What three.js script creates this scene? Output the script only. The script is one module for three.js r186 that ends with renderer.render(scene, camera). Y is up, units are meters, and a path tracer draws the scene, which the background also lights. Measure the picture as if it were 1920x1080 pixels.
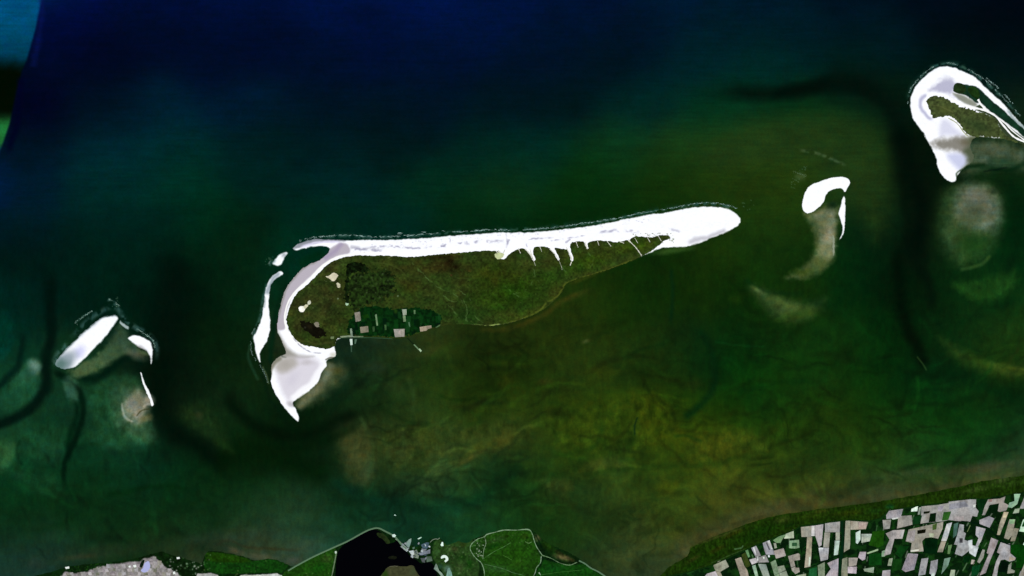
import * as THREE from 'three';
import { mergeGeometries } from 'three/addons/utils/BufferGeometryUtils.js';

// ------------------------------------------------------------------ camera, sky, sun, exposure
// Map units: 1 unit = 19.5 m on the ground, x to the east, y to the south, (960, 540) is the middle of the chart.
const U = 19.5, MX = 960, MY = 540;
const scene = new THREE.Scene();
const ALT = 120000;
const camera = new THREE.PerspectiveCamera(2 * Math.atan(540 * U / ALT) * 180 / Math.PI, 16 / 9, 1000, 600000);
camera.position.set(0, ALT, 0);
camera.up.set(0, 0, -1);
camera.lookAt(0, 0, 0);

const renderer = new THREE.WebGLRenderer();
renderer.toneMapping = THREE.LinearToneMapping;
renderer.toneMappingExposure = 1.9;
renderer.shadowMap.enabled = true;

{ // a clear, fairly dark blue sky as seen from the ground: brighter and paler towards the horizon
  const w = 64, h = 32, d = new Float32Array(w * h * 4);
  for (let j = 0; j < h; j++) for (let i = 0; i < w; i++) {
    const el = Math.max(0, ((j + 0.5) / h - 0.5) * Math.PI), k = Math.exp(-el / 0.35), o = (j * w + i) * 4;
    d[o] = 0.045 + 0.36 * k; d[o + 1] = 0.085 + 0.38 * k; d[o + 2] = 0.17 + 0.40 * k; d[o + 3] = 1;
  }
  const t = new THREE.DataTexture(d, w, h, THREE.RGBAFormat, THREE.FloatType);
  t.magFilter = THREE.LinearFilter; t.wrapS = THREE.RepeatWrapping;
  t.mapping = THREE.EquirectangularReflectionMapping; t.needsUpdate = true;
  scene.background = t; scene.environment = t;
}
const sun = new THREE.DirectionalLight(new THREE.Color(1, 0.965, 0.91), 3.2);
sun.position.set(30000, 62000, 44000);
sun.castShadow = true;
Object.assign(sun.shadow.camera, { left: -40000, right: 40000, top: 40000, bottom: -40000, near: 100, far: 200000 });
sun.shadow.mapSize.set(2048, 2048);
scene.add(sun, sun.target);

// ------------------------------------------------------------------ helpers
let seed = 7;
const rnd = () => { seed = (seed * 1664525 + 1013904223) >>> 0; return seed / 4294967296; };
const hash = (i, j, s) => { let h = Math.imul(i, 374761393) ^ Math.imul(j, 668265263) ^ Math.imul(s, 974634533); h = Math.imul(h ^ (h >>> 13), 1274126177); h ^= h >>> 16; return (h >>> 0) / 4294967296; };
function vnoise(x, y, s) {
  const i = Math.floor(x), j = Math.floor(y); let u = x - i, v = y - j;
  u = u * u * (3 - 2 * u); v = v * v * (3 - 2 * v);
  const a = hash(i, j, s), b = hash(i + 1, j, s), c = hash(i, j + 1, s), d = hash(i + 1, j + 1, s);
  return (a + (b - a) * u + (c - a) * v + (a - b - c + d) * u * v) * 2 - 1;
}
const fbm = (x, y, s, n = 4) => { let a = 0.5, f = 0, t = 0; for (let k = 0; k < n; k++) { f += a * vnoise(x, y, s + k); t += a; a *= 0.5; x = x * 2.03 + 17.1; y = y * 2.03 - 9.7; } return f / t; };
const clamp = (x, a, b) => x < a ? a : x > b ? b : x;
const sstep = (a, b, x) => { const t = clamp((x - a) / (b - a), 0, 1); return t * t * (3 - 2 * t); };
const lerp = (a, b, t) => a + (b - a) * t;
const rgb = (h) => [parseInt(h.slice(1, 3), 16), parseInt(h.slice(3, 5), 16), parseInt(h.slice(5, 7), 16)];
const lin = (v) => { v /= 255; return v <= 0.04045 ? v / 12.92 : Math.pow((v + 0.055) / 1.055, 2.4); };
// Reflectance of a ground that a satellite's stretched picture shows at full white: dry dune sand.
const SAND = [0.60, 0.60, 0.60];
const albedo = (c) => new THREE.Color().setRGB(lin(c[0]) * SAND[0], lin(c[1]) * SAND[1], lin(c[2]) * SAND[2]);
const sheet = (ox, oy, s) => (...n) => { const out = []; for (let i = 0; i < n.length; i += 2) out.push([ox + n[i] / s, oy + n[i + 1] / s]); return out; };
const P = sheet(0, 0, 1);
function spline(pts, closed, per = 5) {
  const c = new THREE.CatmullRomCurve3(pts.map(([x, y]) => new THREE.Vector3(x, y, 0)), closed, 'centripetal');
  const q = c.getPoints(pts.length * per); if (closed) q.pop();
  return q.map((v) => [v.x, v.y]);
}
function sdPoly(poly, x, y) {          // > 0 inside
  let d = Infinity, inside = false;
  for (let i = 0, n = poly.length, j = n - 1; i < n; j = i++) {
    const ax = poly[j][0], ay = poly[j][1], bx = poly[i][0], by = poly[i][1];
    const ex = bx - ax, ey = by - ay, wx = x - ax, wy = y - ay, t = clamp((wx * ex + wy * ey) / (ex * ex + ey * ey + 1e-9), 0, 1);
    const qx = wx - ex * t, qy = wy - ey * t, q = qx * qx + qy * qy; if (q < d) d = q;
    if ((ay > y) !== (by > y) && x < (bx - ax) * (y - ay) / (by - ay) + ax) inside = !inside;
  }
  return inside ? Math.sqrt(d) : -Math.sqrt(d);
}
function dLine(pts, x, y) {            // [distance, share of the way along]
  let d = Infinity, at = 0;
  for (let i = 1; i < pts.length; i++) {
    const ax = pts[i - 1][0], ay = pts[i - 1][1], ex = pts[i][0] - ax, ey = pts[i][1] - ay, wx = x - ax, wy = y - ay;
    const t = clamp((wx * ex + wy * ey) / (ex * ex + ey * ey + 1e-9), 0, 1), qx = wx - ex * t, qy = wy - ey * t, q = qx * qx + qy * qy;
    if (q < d) { d = q; at = (i - 1 + t) / (pts.length - 1); }
  }
  return [Math.sqrt(d), at];
}
const bounds = (pts, m = 0) => { let a = [1e9, 1e9, -1e9, -1e9]; for (const [x, y] of pts) a = [Math.min(a[0], x), Math.min(a[1], y), Math.max(a[2], x), Math.max(a[3], y)]; return [a[0] - m, a[1] - m, a[2] + m, a[3] + m]; };

// A chart of ground colours: matter only (sand, silt, algae, plants), in picture tones that toTexture() turns into reflectance.
class Chart {
  constructor(b, nx) {
    this.b = b; this.w = Math.min(2048, Math.round(nx)); this.h = Math.min(2048, Math.round(nx * (b[3] - b[1]) / (b[2] - b[0])));
    this.d = new Float32Array(this.w * this.h * 3); this.ux = (b[2] - b[0]) / this.w; this.uy = (b[3] - b[1]) / this.h;
  }
  each(bb, fn) {
    const { b, w, h, ux, uy, d } = this;
    const i0 = clamp(Math.floor((bb[0] - b[0]) / ux), 0, w), i1 = clamp(Math.ceil((bb[2] - b[0]) / ux), 0, w), j0 = clamp(Math.floor((bb[1] - b[1]) / uy), 0, h), j1 = clamp(Math.ceil((bb[3] - b[1]) / uy), 0, h);
    for (let j = j0; j < j1; j++) for (let i = i0; i < i1; i++) fn(b[0] + (i + 0.5) * ux, b[1] + (j + 0.5) * uy, (j * w + i) * 3, d);
    return this;
  }
  over(d, o, c, a) { d[o] += (c[0] - d[o]) * a; d[o + 1] += (c[1] - d[o + 1]) * a; d[o + 2] += (c[2] - d[o + 2]) * a; }
  fill(hex) { const c = rgb(hex); return this.each(this.b, (x, y, o, d) => { d[o] = c[0]; d[o + 1] = c[1]; d[o + 2] = c[2]; }); }
  from(fn) { return this.each(this.b, (x, y, o, d) => { const c = fn(x, y); d[o] = c[0]; d[o + 1] = c[1]; d[o + 2] = c[2]; }); }
  blob(x, y, rx, ry, deg, hex, a = 1, soft = 1, warp = 0.25) {
    const c = rgb(hex), r = Math.max(rx, ry) * 1.4, cs = Math.cos(deg * Math.PI / 180), sn = Math.sin(deg * Math.PI / 180), q = 1.7 / Math.min(rx, ry), sd = Math.round(x * 3 + y * 7);
    return this.each([x - r, y - r, x + r, y + r], (px, py, o, d) => {
      const dx = px - x, dy = py - y, u = (dx * cs + dy * sn) / rx, v = (dy * cs - dx * sn) / ry;
      const k = Math.sqrt(u * u + v * v) + (warp ? warp * fbm(px * q * 0.5, py * q * 0.5, sd, 3) : 0);
      const t = 1 - sstep(1 - soft, 1, k); if (t > 0) this.over(d, o, c, a * t);
    });
  }
  stroke(pts, hw, hex, a = 1, soft = 1, o2 = {}) {   // o2: warp (units), taper, broken (share of gaps), smooth
    const c = rgb(hex), p = o2.straight ? pts : spline(pts, false), wp = o2.warp ?? hw * 0.55, f = o2.freq ?? 0.3 / Math.max(hw, 3), sd = Math.round(pts[0][0] + pts[0][1] * 5);
    return this.each(bounds(p, hw * 1.3 + wp), (x, y, o, d) => {
      const wx = x + wp * fbm(x * f, y * f, sd, 3), wy = y + wp * fbm(x * f, y * f, sd + 9, 3);
      const [q, t] = dLine(p, wx, wy); if (q > hw) return;
      let k = 1 - sstep(hw * (1 - soft), hw, q);
      if (o2.taper !== 0) k *= sstep(0, o2.taper ?? 0.12, t) * sstep(0, o2.taper ?? 0.12, 1 - t);
      if (o2.broken) k *= sstep(o2.broken - 0.25, o2.broken + 0.25, 0.5 + 0.75 * fbm(x * 0.13, y * 0.13, sd + 5, 2));
      this.over(d, o, c, a * k);
    });
  }
  area(pts, hex, a = 1, inn = 1, out = 1, o2 = {}) { // inn, out: how far the border blends inwards and outwards
    const c = rgb(hex), p = o2.straight ? pts : spline(pts, true, 4), wp = o2.warp ?? 1, sd = Math.round(pts[0][0] * 3 + pts[0][1]);
    return this.each(bounds(p, out + wp), (x, y, o, d) => {
      const s = sdPoly(p, x, y) + wp * fbm(x * 0.13, y * 0.13, sd, 3), k = sstep(-out, inn, s); if (k > 0) this.over(d, o, c, a * k);
    });
  }
  grain(sx, sy, amp, add, s, n = 3) {   // uneven matter: share of the tone, and a plain amount
    return this.each(this.b, (x, y, o, d) => { const f = fbm(x / sx, y / sy, s, n), m = 1 + amp * f; d[o] = Math.max(0, d[o] * m + add * f * 0.5); d[o + 1] = Math.max(0, d[o + 1] * m + add * f); d[o + 2] = Math.max(0, d[o + 2] * m + add * f * 0.6); });
  }
  at(x, y) {
    const i = clamp((x - this.b[0]) / this.ux - 0.5, 0, this.w - 1.001), j = clamp((y - this.b[1]) / this.uy - 0.5, 0, this.h - 1.001), a = Math.floor(i), b = Math.floor(j), u = i - a, v = j - b, { d, w } = this, o = (b * w + a) * 3;
    return [0, 1, 2].map((k) => lerp(lerp(d[o + k], d[o + 3 + k], u), lerp(d[o + w * 3 + k], d[o + w * 3 + 3 + k], u), v));
  }
  toTexture() {
    const n = this.w * this.h, t = new Float32Array(n * 4);
    for (let i = 0; i < n; i++) { for (let k = 0; k < 3; k++) t[i * 4 + k] = lin(this.d[i * 3 + k]) * SAND[k]; t[i * 4 + 3] = 1; }
    const x = new THREE.DataTexture(t, this.w, this.h, THREE.RGBAFormat, THREE.FloatType);
    x.magFilter = THREE.LinearFilter; x.minFilter = THREE.LinearFilter; x.wrapS = x.wrapT = THREE.MirroredRepeatWrapping; x.needsUpdate = true;
    return x;
  }
}
const matte = (o) => new THREE.MeshPhysicalMaterial({ roughness: 1, specularIntensity: 0.015, ...o });
const watery = (o) => new THREE.MeshPhysicalMaterial({ roughness: 0.22, ior: 1.33, specularIntensity: 0.08, ...o });

const taken = {};
function named(o, name) { const k = taken[name] = (taken[name] ?? -1) + 1; o.name = k ? name + '_' + String(k).padStart(3, '0') : name; return o; }
function tag(o, label, category, group) { Object.assign(o.userData, { label, category }); if (group) o.userData.group = group; return o; }
function kind(o, k, label) { o.userData.kind = k; if (label) o.userData.label = label; return o; }
function put(geo, mat, name, parent = scene) { const m = new THREE.Mesh(geo, mat); named(m, name); m.castShadow = m.receiveShadow = true; parent.add(m); return m; }
function base(name, x, y) { const g = new THREE.Group(); named(g, name); g.position.set((x - MX) * U, 0, (y - MY) * U); scene.add(g); return g; }

// Ground that rises out of the water (or out of the ground below it): a height field over the outlines in POLYS, minus HOLES.
function terrain(polys, { holes = [], cell = 2, rough = 1, freq = 0.12, s = 3, foot = 0, rise = 0.35, top = 2, drop = 0.8, bump = 0, bumpAt = 0.1, uvb, smooth = true, ragged = 0 }) {
  const pp = polys.map((p) => smooth ? spline(p, true, 4) : p), hh = holes.map((p) => smooth ? spline(p, true, 4) : p);
  const b = bounds(pp.flat(), 4 + rough), nx = Math.ceil((b[2] - b[0]) / cell), ny = Math.ceil((b[3] - b[1]) / cell), H = new Float32Array((nx + 1) * (ny + 1));
  const sd = (x, y) => { let q = -1e9; for (const p of pp) q = Math.max(q, sdPoly(p, x, y)); for (const p of hh) q = Math.min(q, -sdPoly(p, x, y)); return q + (rough ? rough * fbm(x * freq, y * freq, s, 3) : 0); };
  for (let j = 0; j <= ny; j++) for (let i = 0; i <= nx; i++) {
    const x = b[0] + i * cell, y = b[1] + j * cell; let q = sd(x, y);
    if (ragged) q += ragged * fbm(x * 0.45, y * 0.45, s + 40, 2);
    let h = q < 0 ? foot + q * drop : foot + top * (1 - Math.exp(-q * rise / top));
    if (bump && q > 0) h += bump * Math.min(1, q / 4) * (0.5 + 0.5 * fbm(x * bumpAt, y * bumpAt, s + 20, 3));
    H[j * (nx + 1) + i] = h;
  }
  const cut = foot - drop * 1.3 * cell, use = new Int32Array(H.length).fill(-1), pos = [], uv = [], idx = [];
  const u = uvb ?? b;
  const v = (i, j) => { const k = j * (nx + 1) + i; if (use[k] < 0) { use[k] = pos.length / 3; const x = b[0] + i * cell, y = b[1] + j * cell; pos.push((x - MX) * U, H[k], (y - MY) * U); uv.push((x - u[0]) / (u[2] - u[0]), (y - u[1]) / (u[3] - u[1])); } return use[k]; };
  for (let j = 0; j < ny; j++) for (let i = 0; i < nx; i++) {
    const k = j * (nx + 1) + i; if (Math.max(H[k], H[k + 1], H[k + nx + 1], H[k + nx + 2]) < Math.max(cut, foot - 0.01)) continue;
    const a = v(i, j), c = v(i + 1, j), d = v(i, j + 1), e = v(i + 1, j + 1); idx.push(a, d, c, c, d, e);
  }
  const g = new THREE.BufferGeometry();
  g.setAttribute('position', new THREE.Float32BufferAttribute(pos, 3)); g.setAttribute('uv', new THREE.Float32BufferAttribute(uv, 2)); g.setIndex(idx); g.computeVertexNormals();
  g.userData.b = b; g.userData.sd = sd;
  return g;
}
const local = (g, parent) => { g.translate(-parent.position.x, -parent.position.y, -parent.position.z); return g; };
// a flat plot with sides: outline in map units, from height y0 to y1
function slab(pts, y0, y1) {
  const s = new THREE.Shape(pts.map(([x, y]) => new THREE.Vector2((x - MX) * U, -(y - MY) * U)));
  const g = new THREE.ExtrudeGeometry(s, { depth: y1 - y0, bevelEnabled: false, curveSegments: 1 });
  g.rotateX(-Math.PI / 2); g.translate(0, y0, 0);
  return g;
}
// a bank along a line: trapezoid cross-section, half-widths at foot and crest
function bank(pts, foot, crest, y0, y1, straight, wob = 0) {
  const p = straight ? pts : spline(pts, false, 6), pos = [], idx = [];
  p.forEach(([x, y], i) => {
    const a = p[Math.max(0, i - 1)], b = p[Math.min(p.length - 1, i + 1)]; let tx = b[0] - a[0], ty = b[1] - a[1]; const l = Math.hypot(tx, ty) || 1; tx /= l; ty /= l;
    const w = 1 + wob * vnoise(i * 0.7, x * 0.1, 5);
    for (const [o, h] of [[-foot * w, y0], [-crest * w, y1], [crest * w, y1], [foot * w, y0]]) pos.push((x - ty * o - MX) * U, h, (y + tx * o - MY) * U);
    if (i) for (let k = 0; k < 3; k++) { const q = i * 4 + k, r = q - 4; idx.push(r, r + 1, q, q, r + 1, q + 1); }
  });
  const n = p.length - 1; idx.push(0, 2, 1, 0, 3, 2, n * 4, n * 4 + 1, n * 4 + 2, n * 4, n * 4 + 2, n * 4 + 3);
  const g = new THREE.BufferGeometry(); g.setAttribute('position', new THREE.Float32BufferAttribute(pos, 3)); g.setIndex(idx);
  const f = g.toNonIndexed(); f.computeVertexNormals(); f.setAttribute('uv', new THREE.Float32BufferAttribute(new Float32Array(f.attributes.position.count * 2), 2));
  return f;
}

// ------------------------------------------------------------------ the sea: silt, algae and sand carried in the water, shoals showing through
const SEA_B = [-120, -67.5, 2040, 1147.5];
const TONES = {                        // tone of the water at places on the chart: row (y), then x and tone
  '-60': '60 #004e67|100 #00093a|300 #000c35|600 #00103e|800 #001140|950 #00113a|1100 #00102f|1280 #00162e|1400 #001628|1600 #001020|1750 #000a18|1900 #000612|2040 #000610',
  0: '110 #000a35|300 #000c31|450 #000d31|600 #001039|800 #00113c|950 #001137|1100 #00102c|1280 #00162b|1400 #001624|1600 #00101c|1750 #000a14|1900 #00060e|2040 #00060e',
  60: '100 #00072c|300 #000922|500 #000a24|700 #000d2e|900 #001031|1050 #001026|1200 #001122|1350 #001c22|1500 #001820|1650 #00151a|1800 #00090e|1900 #00070c|2040 #00070c',
  120: '60 #000820|200 #00061c|400 #000a22|600 #000d26|800 #000f2a|1000 #001022|1150 #00111a|1300 #002024|1450 #002420|1600 #001a16|1800 #00150f|1900 #000f10|2040 #000d0c',
  200: '-40 #000818|60 #00021a|200 #00101c|300 #001c2a|450 #00182a|600 #00121e|800 #00111e|950 #00131a|1050 #001416|1200 #002420|1350 #022e18|1500 #052a10|1640 #061f0e|1900 #0a1c10',
  280: '50 #00101c|200 #00222a|330 #002828|480 #001c1c|600 #00181a|750 #001416|900 #001f1a|1000 #002820|1150 #0a3316|1280 #163612|1400 #203a10|1520 #20380f|1640 #16320f|1720 #010c04|1900 #14280f',
  340: '-40 #00183a|60 #001a28|200 #002a24|350 #002a1c|500 #00211c|650 #002220|800 #022a18|950 #0a3012|1100 #062a08|1250 #102a05|1350 #1a3208|1450 #1e3409|1620 #1c3814|1700 #010f04|1900 #06220a',
  420: '50 #00181c|200 #001f1a|320 #00221a|390 #002a14|470 #021a0c|600 #002418|760 #00241a|900 #02220c|1050 #042407|1180 #062606|1420 #14300a|1480 #1a340a|1650 #06240e|1720 #010c04|1770 #16300f|1900 #002008',
  480: '50 #00140f|150 #001c12|250 #001c12|350 #00160a|450 #041f0c|560 #002a1a|1260 #0c2404|1350 #182f06|1430 #0c2a06|1500 #0c2806|1620 #02260a|1690 #010a03|1790 #082a0c|1900 #02240a',
  560: '30 #002019|130 #001a12|200 #001c10|290 #00160c|340 #000f05|450 #04200c|515 #042814|1060 #1c2e08|1130 #162c05|1200 #0a2604|1300 #102604|1390 #082404|1480 #102c06|1620 #022408|1690 #000f03|1760 #052409|1880 #0a2c0c',
  640: '25 #00241a|150 #0c2c18|320 #000f05|400 #031a07|450 #051c08|560 #2a3020|650 #0a2416|720 #18281a|800 #22300f|900 #1a2c0c|1000 #1c2d08|1100 #1a2e0a|1200 #142a08|1300 #08240a|1400 #042808|1500 #0a2a08|1560 #0a2a08|1650 #022a08|1700 #001a04|1760 #06260c|1880 #12320c|2000 #12300c',
  700: '20 #0c3822|140 #0a2a16|310 #000b04|360 #03180a|450 #0a220a|520 #0c200c|650 #0a2415|720 #10260e|800 #122808|900 #122a06|980 #182e06|1080 #14290a|1200 #122c0a|1310 #02200a|1380 #023006|1470 #082c08|1560 #0a2a08|1650 #022a08|1740 #00200a|1830 #0a280a|1900 #14300c',
  760: '20 #0a321c|130 #0c3020|200 #123620|310 #000d04|370 #12260e|440 #0a2410|520 #031a06|620 #041a06|720 #0e2a10|780 #1c3212|870 #1a3008|1000 #1c340a|1100 #20390a|1200 #243c06|1300 #143206|1380 #063006|1450 #0c2e08|1560 #142e08|1650 #0a3008|1750 #042a0a|1850 #052a0c|1950 #04280c',
  830: '20 #1a442a|80 #0a341c|140 #00200e|220 #0f3a20|300 #00140a|370 #07200a|440 #082408|530 #021505|620 #041806|690 #26361a|780 #263e16|880 #263e18|980 #2a3f14|1080 #1e3a0a|1180 #22400c|1260 #283c08|1350 #2c4008|1450 #1e3a08|1560 #183408|1650 #1a3a0c|1750 #0a340c|1850 #0a330e|1950 #10341a',
  880: '20 #063016|100 #083420|200 #083018|270 #06321e|350 #02220e|430 #042008|520 #021804|610 #031c08|690 #1c331a|780 #203c1e|870 #223c24|940 #08301a|1040 #12300c|1140 #24400e|1240 #1c380a|1340 #263c0c|1440 #233d0f|1560 #1a3810|1680 #163a14|1780 #123a16|1880 #203c22|1980 #303c28',
  930: '30 #052c12|110 #06260e|200 #07280f|290 #06260f|380 #06280e|470 #0c2e14|560 #1a3a22|640 #04240f|720 #00221a|810 #14361e|890 #163c22|980 #0c320f|1070 #20381a|1170 #28401c|1260 #223e0f|1360 #2c4012|1460 #2c3c18|1570 #2e3c1a|1680 #303c20|1780 #30401c',
  980: '20 #08260f|110 #082a10|200 #0a2810|300 #0a280e|390 #0b2a10|450 #15301c|530 #223c26|600 #1a3c28|680 #0a301a|770 #06281c|860 #0a331c|950 #0f3618|1060 #10340c|1150 #163411|1240 #24380f|1330 #303e16|1420 #343c18',
  1040: '20 #14322a|80 #1a3428|160 #142c1c|250 #0c280e|330 #24301c|400 #2a3824|470 #2e3a24|540 #303c2c|590 #1e4434|660 #164030|1120 #183216|1180 #283c28|1240 #2c4020|1300 #343c1c',
  1110: '20 #14322a|600 #1e4434|1180 #283c28|1900 #303c20',
};
const sea = new Chart(SEA_B, 2048);
{
  const pts = [];
  for (const [y, row] of Object.entries(TONES)) for (const t of row.split('|')) { const [x, c] = t.split(' '); pts.push([+x, +y, rgb(c)]); }
  const step = 12, nx = Math.ceil((SEA_B[2] - SEA_B[0]) / step) + 2, ny = Math.ceil((SEA_B[3] - SEA_B[1]) / step) + 2, g = new Float32Array(nx * ny * 3);
  for (let j = 0; j < ny; j++) for (let i = 0; i < nx; i++) {
    const x = SEA_B[0] + i * step, y = SEA_B[1] + j * step; let w = 0, c = [0, 0, 0];
    for (const [px, py, pc] of pts) { const dx = (px - x) * 0.8, dy = (py - y) * 1.05, q = Math.exp(-(dx * dx + dy * dy) / (2 * 38 * 38)) + 1e-5 / (1 + (dx * dx + dy * dy) * 1e-4); w += q; for (let k = 0; k < 3; k++) c[k] += pc[k] * q; }
    for (let k = 0; k < 3; k++) g[(j * nx + i) * 3 + k] = c[k] / w;
  }
  sea.from((x, y) => {
    const f = 0.011, wp = 26 * sstep(150, 500, y) + 8, X = clamp((x + wp * fbm(x * f, y * f, 11, 4) - SEA_B[0]) / step, 0, nx - 1.01), Y = clamp((y + wp * 0.8 * fbm(x * f, y * f, 31, 4) - SEA_B[1]) / step, 0, ny - 1.01);
    const i = Math.floor(X), j = Math.floor(Y), u = X - i, v = Y - j, o = (j * nx + i) * 3, r = nx * 3;
    return [0, 1, 2].map((k) => lerp(lerp(g[o + k], g[o + 3 + k], u), lerp(g[o + r + k], g[o + r + 3 + k], u), v));
  });
}
// turquoise adjoining image swath, painted into the sea colour in the far north-west
{
  const front = P(78, -80, 78, 0, 67, 53, 50, 113, 41, 133, 27, 190, 18, 231, 6, 267, 0, 284, -14, 340, -140, 340, -140, -80);
  const c0 = rgb('#004a70'), c1 = rgb('#003c54'), c2 = rgb('#010900'), c3 = rgb('#1c6a30'), c4 = rgb('#00204c');
  sea.each([-120, -68, 90, 345], (x, y, o, d) => {
    const k = sstep(-3, 3, sdPoly(front, x, y)); if (!k) return;
    const yy = y + 5 * fbm(x * 0.05, y * 0.05, 3, 3); let c = c0.map((v, q) => lerp(v, c1[q], sstep(20, 100, yy)));
    c = c.map((v, q) => lerp(v, c2[q], sstep(98, 138, yy))); c = c.map((v, q) => lerp(v, c3[q], sstep(205, 236, yy))); c = c.map((v, q) => lerp(v, c4[q], sstep(262, 290, yy)));
    sea.over(d, o, c, k);
  });
  sea.stroke(P(80, -20, 78, 30, 68, 80, 60, 130), 11, '#08124c', 0.55, 1, { taper: 0.05 });
  sea.stroke(P(45, 140, 36, 190, 28, 240, 18, 290), 13, '#00021c', 0.8, 1, { taper: 0.1 });
}
// flats and shoals whose borders are sharp on one side: [outline, tone, share, blend inwards, blend outwards]
for (const [p, hex, a, i, o] of [
  [P(1290, 290, 1390, 226, 1480, 202, 1580, 200, 1640, 222, 1674, 275, 1684, 345, 1676, 430, 1640, 470, 1600, 420, 1540, 330, 1440, 320, 1340, 330), '#1e3612', 0.75, 46, 10],
  [P(0, 735, 20, 702, 45, 676, 70, 668, 84, 690, 82, 722, 70, 748, 40, 768, -60, 776, -60, 740), '#16462c', 0.95, 14, 4],
  [P(-40, 590, 10, 580, 30, 604, 34, 640, 14, 676, -40, 690), '#002e24', 0.8, 24, 4],
  [P(56, 804, 108, 790, 132, 798, 124, 846, 110, 872, 60, 864, 40, 834), '#123e24', 0.8, 20, 8], [P(-60, 818, 20, 826, 30, 850, 20, 880, -60, 896), '#24562f', 0.85, 16, 7],
  [P(30, 880, 70, 876, 110, 892, 118, 925, 80, 932, 40, 910), '#103a20', 0.6, 18, 10],
  [P(118, 706, 140, 708, 152, 730, 146, 756, 126, 744), '#24503c', 0.9, 7, 3],
  [P(162, 712, 210, 700, 266, 702, 280, 750, 297, 828, 280, 848, 200, 850, 158, 830, 162, 780), '#164226', 0.9, 26, 5], [P(212, 722, 262, 712, 282, 760, 296, 826, 240, 830, 206, 790), '#3c5a3c', 0.85, 34, 4], [P(236, 730, 264, 724, 282, 764, 288, 790, 250, 800, 226, 776), '#74796a', 0.9, 22, 3],
  [P(124, 694, 158, 678, 206, 640, 224, 604, 240, 628, 262, 648, 284, 668, 252, 667, 226, 676, 190, 698, 158, 711, 138, 706), '#3c5638', 0.95, 9, 2.5], [P(200, 640, 226, 606, 244, 632, 256, 655, 226, 662, 204, 668), '#223e2c', 0.7, 10, 8],
  [P(1502, 398, 1534, 388, 1556, 378, 1580, 388, 1576, 420, 1572, 452, 1568, 480, 1557, 500, 1534, 518, 1506, 526, 1466, 522, 1500, 500, 1522, 470, 1518, 430), '#485a36', 0.95, 14, 4], [P(1524, 402, 1556, 388, 1570, 398, 1566, 440, 1566, 476, 1550, 490, 1534, 470, 1536, 430), '#78806a', 0.9, 14, 4],
  [P(1768, 350, 1820, 334, 1866, 340, 1888, 372, 1888, 420, 1874, 462, 1840, 498, 1796, 506, 1762, 470, 1752, 410), '#2e4826', 0.9, 36, 8], [P(1790, 352, 1826, 336, 1864, 346, 1884, 380, 1880, 420, 1856, 446, 1792, 432), '#667060', 0.9, 30, 6],
  [P(1770, 268, 1850, 256, 1910, 262, 1960, 280, 1960, 330, 1890, 318, 1840, 326, 1800, 330), '#46563e', 0.95, 30, 10],
  [P(1404, 538, 1430, 540, 1470, 558, 1520, 566, 1552, 560, 1530, 590, 1494, 606, 1450, 596, 1424, 566), '#40562a', 0.75, 22, 12],
  [P(1760, 630, 1810, 660, 1860, 684, 1930, 688, 1930, 706, 1886, 706, 1840, 696, 1790, 672), '#284618', 0.55, 14, 12], [P(1780, 530, 1840, 520, 1905, 500, 1912, 530, 1880, 558, 1820, 566), '#1a4414', 0.7, 14, 4],
  [P(628, 800, 690, 800, 704, 850, 696, 905, 660, 905, 640, 860), '#364224', 0.65, 20, 16], [P(700, 810, 790, 790, 880, 800, 960, 780, 1000, 820, 930, 850, 820, 880, 730, 880), '#2c421c', 0.6, 30, 18], [P(1010, 780, 1100, 760, 1180, 740, 1240, 740, 1270, 790, 1200, 850, 1080, 850), '#28400a', 0.6, 40, 20], [P(1180, 730, 1230, 735, 1262, 780, 1250, 830, 1210, 840, 1190, 790), '#324608', 0.5, 24, 8],
  [P(1280, 830, 1340, 806, 1420, 810, 1450, 850, 1380, 866, 1300, 870), '#304410', 0.6, 20, 8], [P(1070, 890, 1150, 850, 1180, 874, 1120, 890), '#344a18', 0.6, 14, 5], [P(1000, 900, 1040, 894, 1066, 912, 1066, 935, 1030, 925), '#34481f', 0.55, 14, 4],
  [P(330, 770, 380, 750, 420, 800, 446, 850, 420, 856, 370, 826), '#172e12', 0.7, 18, 8],
  [P(540, 712, 600, 715, 612, 690, 640, 680, 652, 700, 620, 735, 590, 758, 566, 762), '#4a5436', 0.7, 16, 12],
]) {
  sea.area(p, hex, a, i, o, { warp: 5 });
  if (p[0][0] === 1290) continue;
  const q = spline(p, true, 4), c = rgb(hex);
  sea.each(bounds(q), (x, y, oo, d) => { const t = sstep(0, 10, sdPoly(q, x, y)); if (!t) return; const f = 0.38 * fbm(x / 13, y / 15, 601, 4) + 0.1 * fbm(x / 3, y / 8, 611, 2); for (let k = 0; k < 3; k++) d[oo + k] *= 1 + t * f * (k === 1 ? 0.7 : 1); });
}
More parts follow.
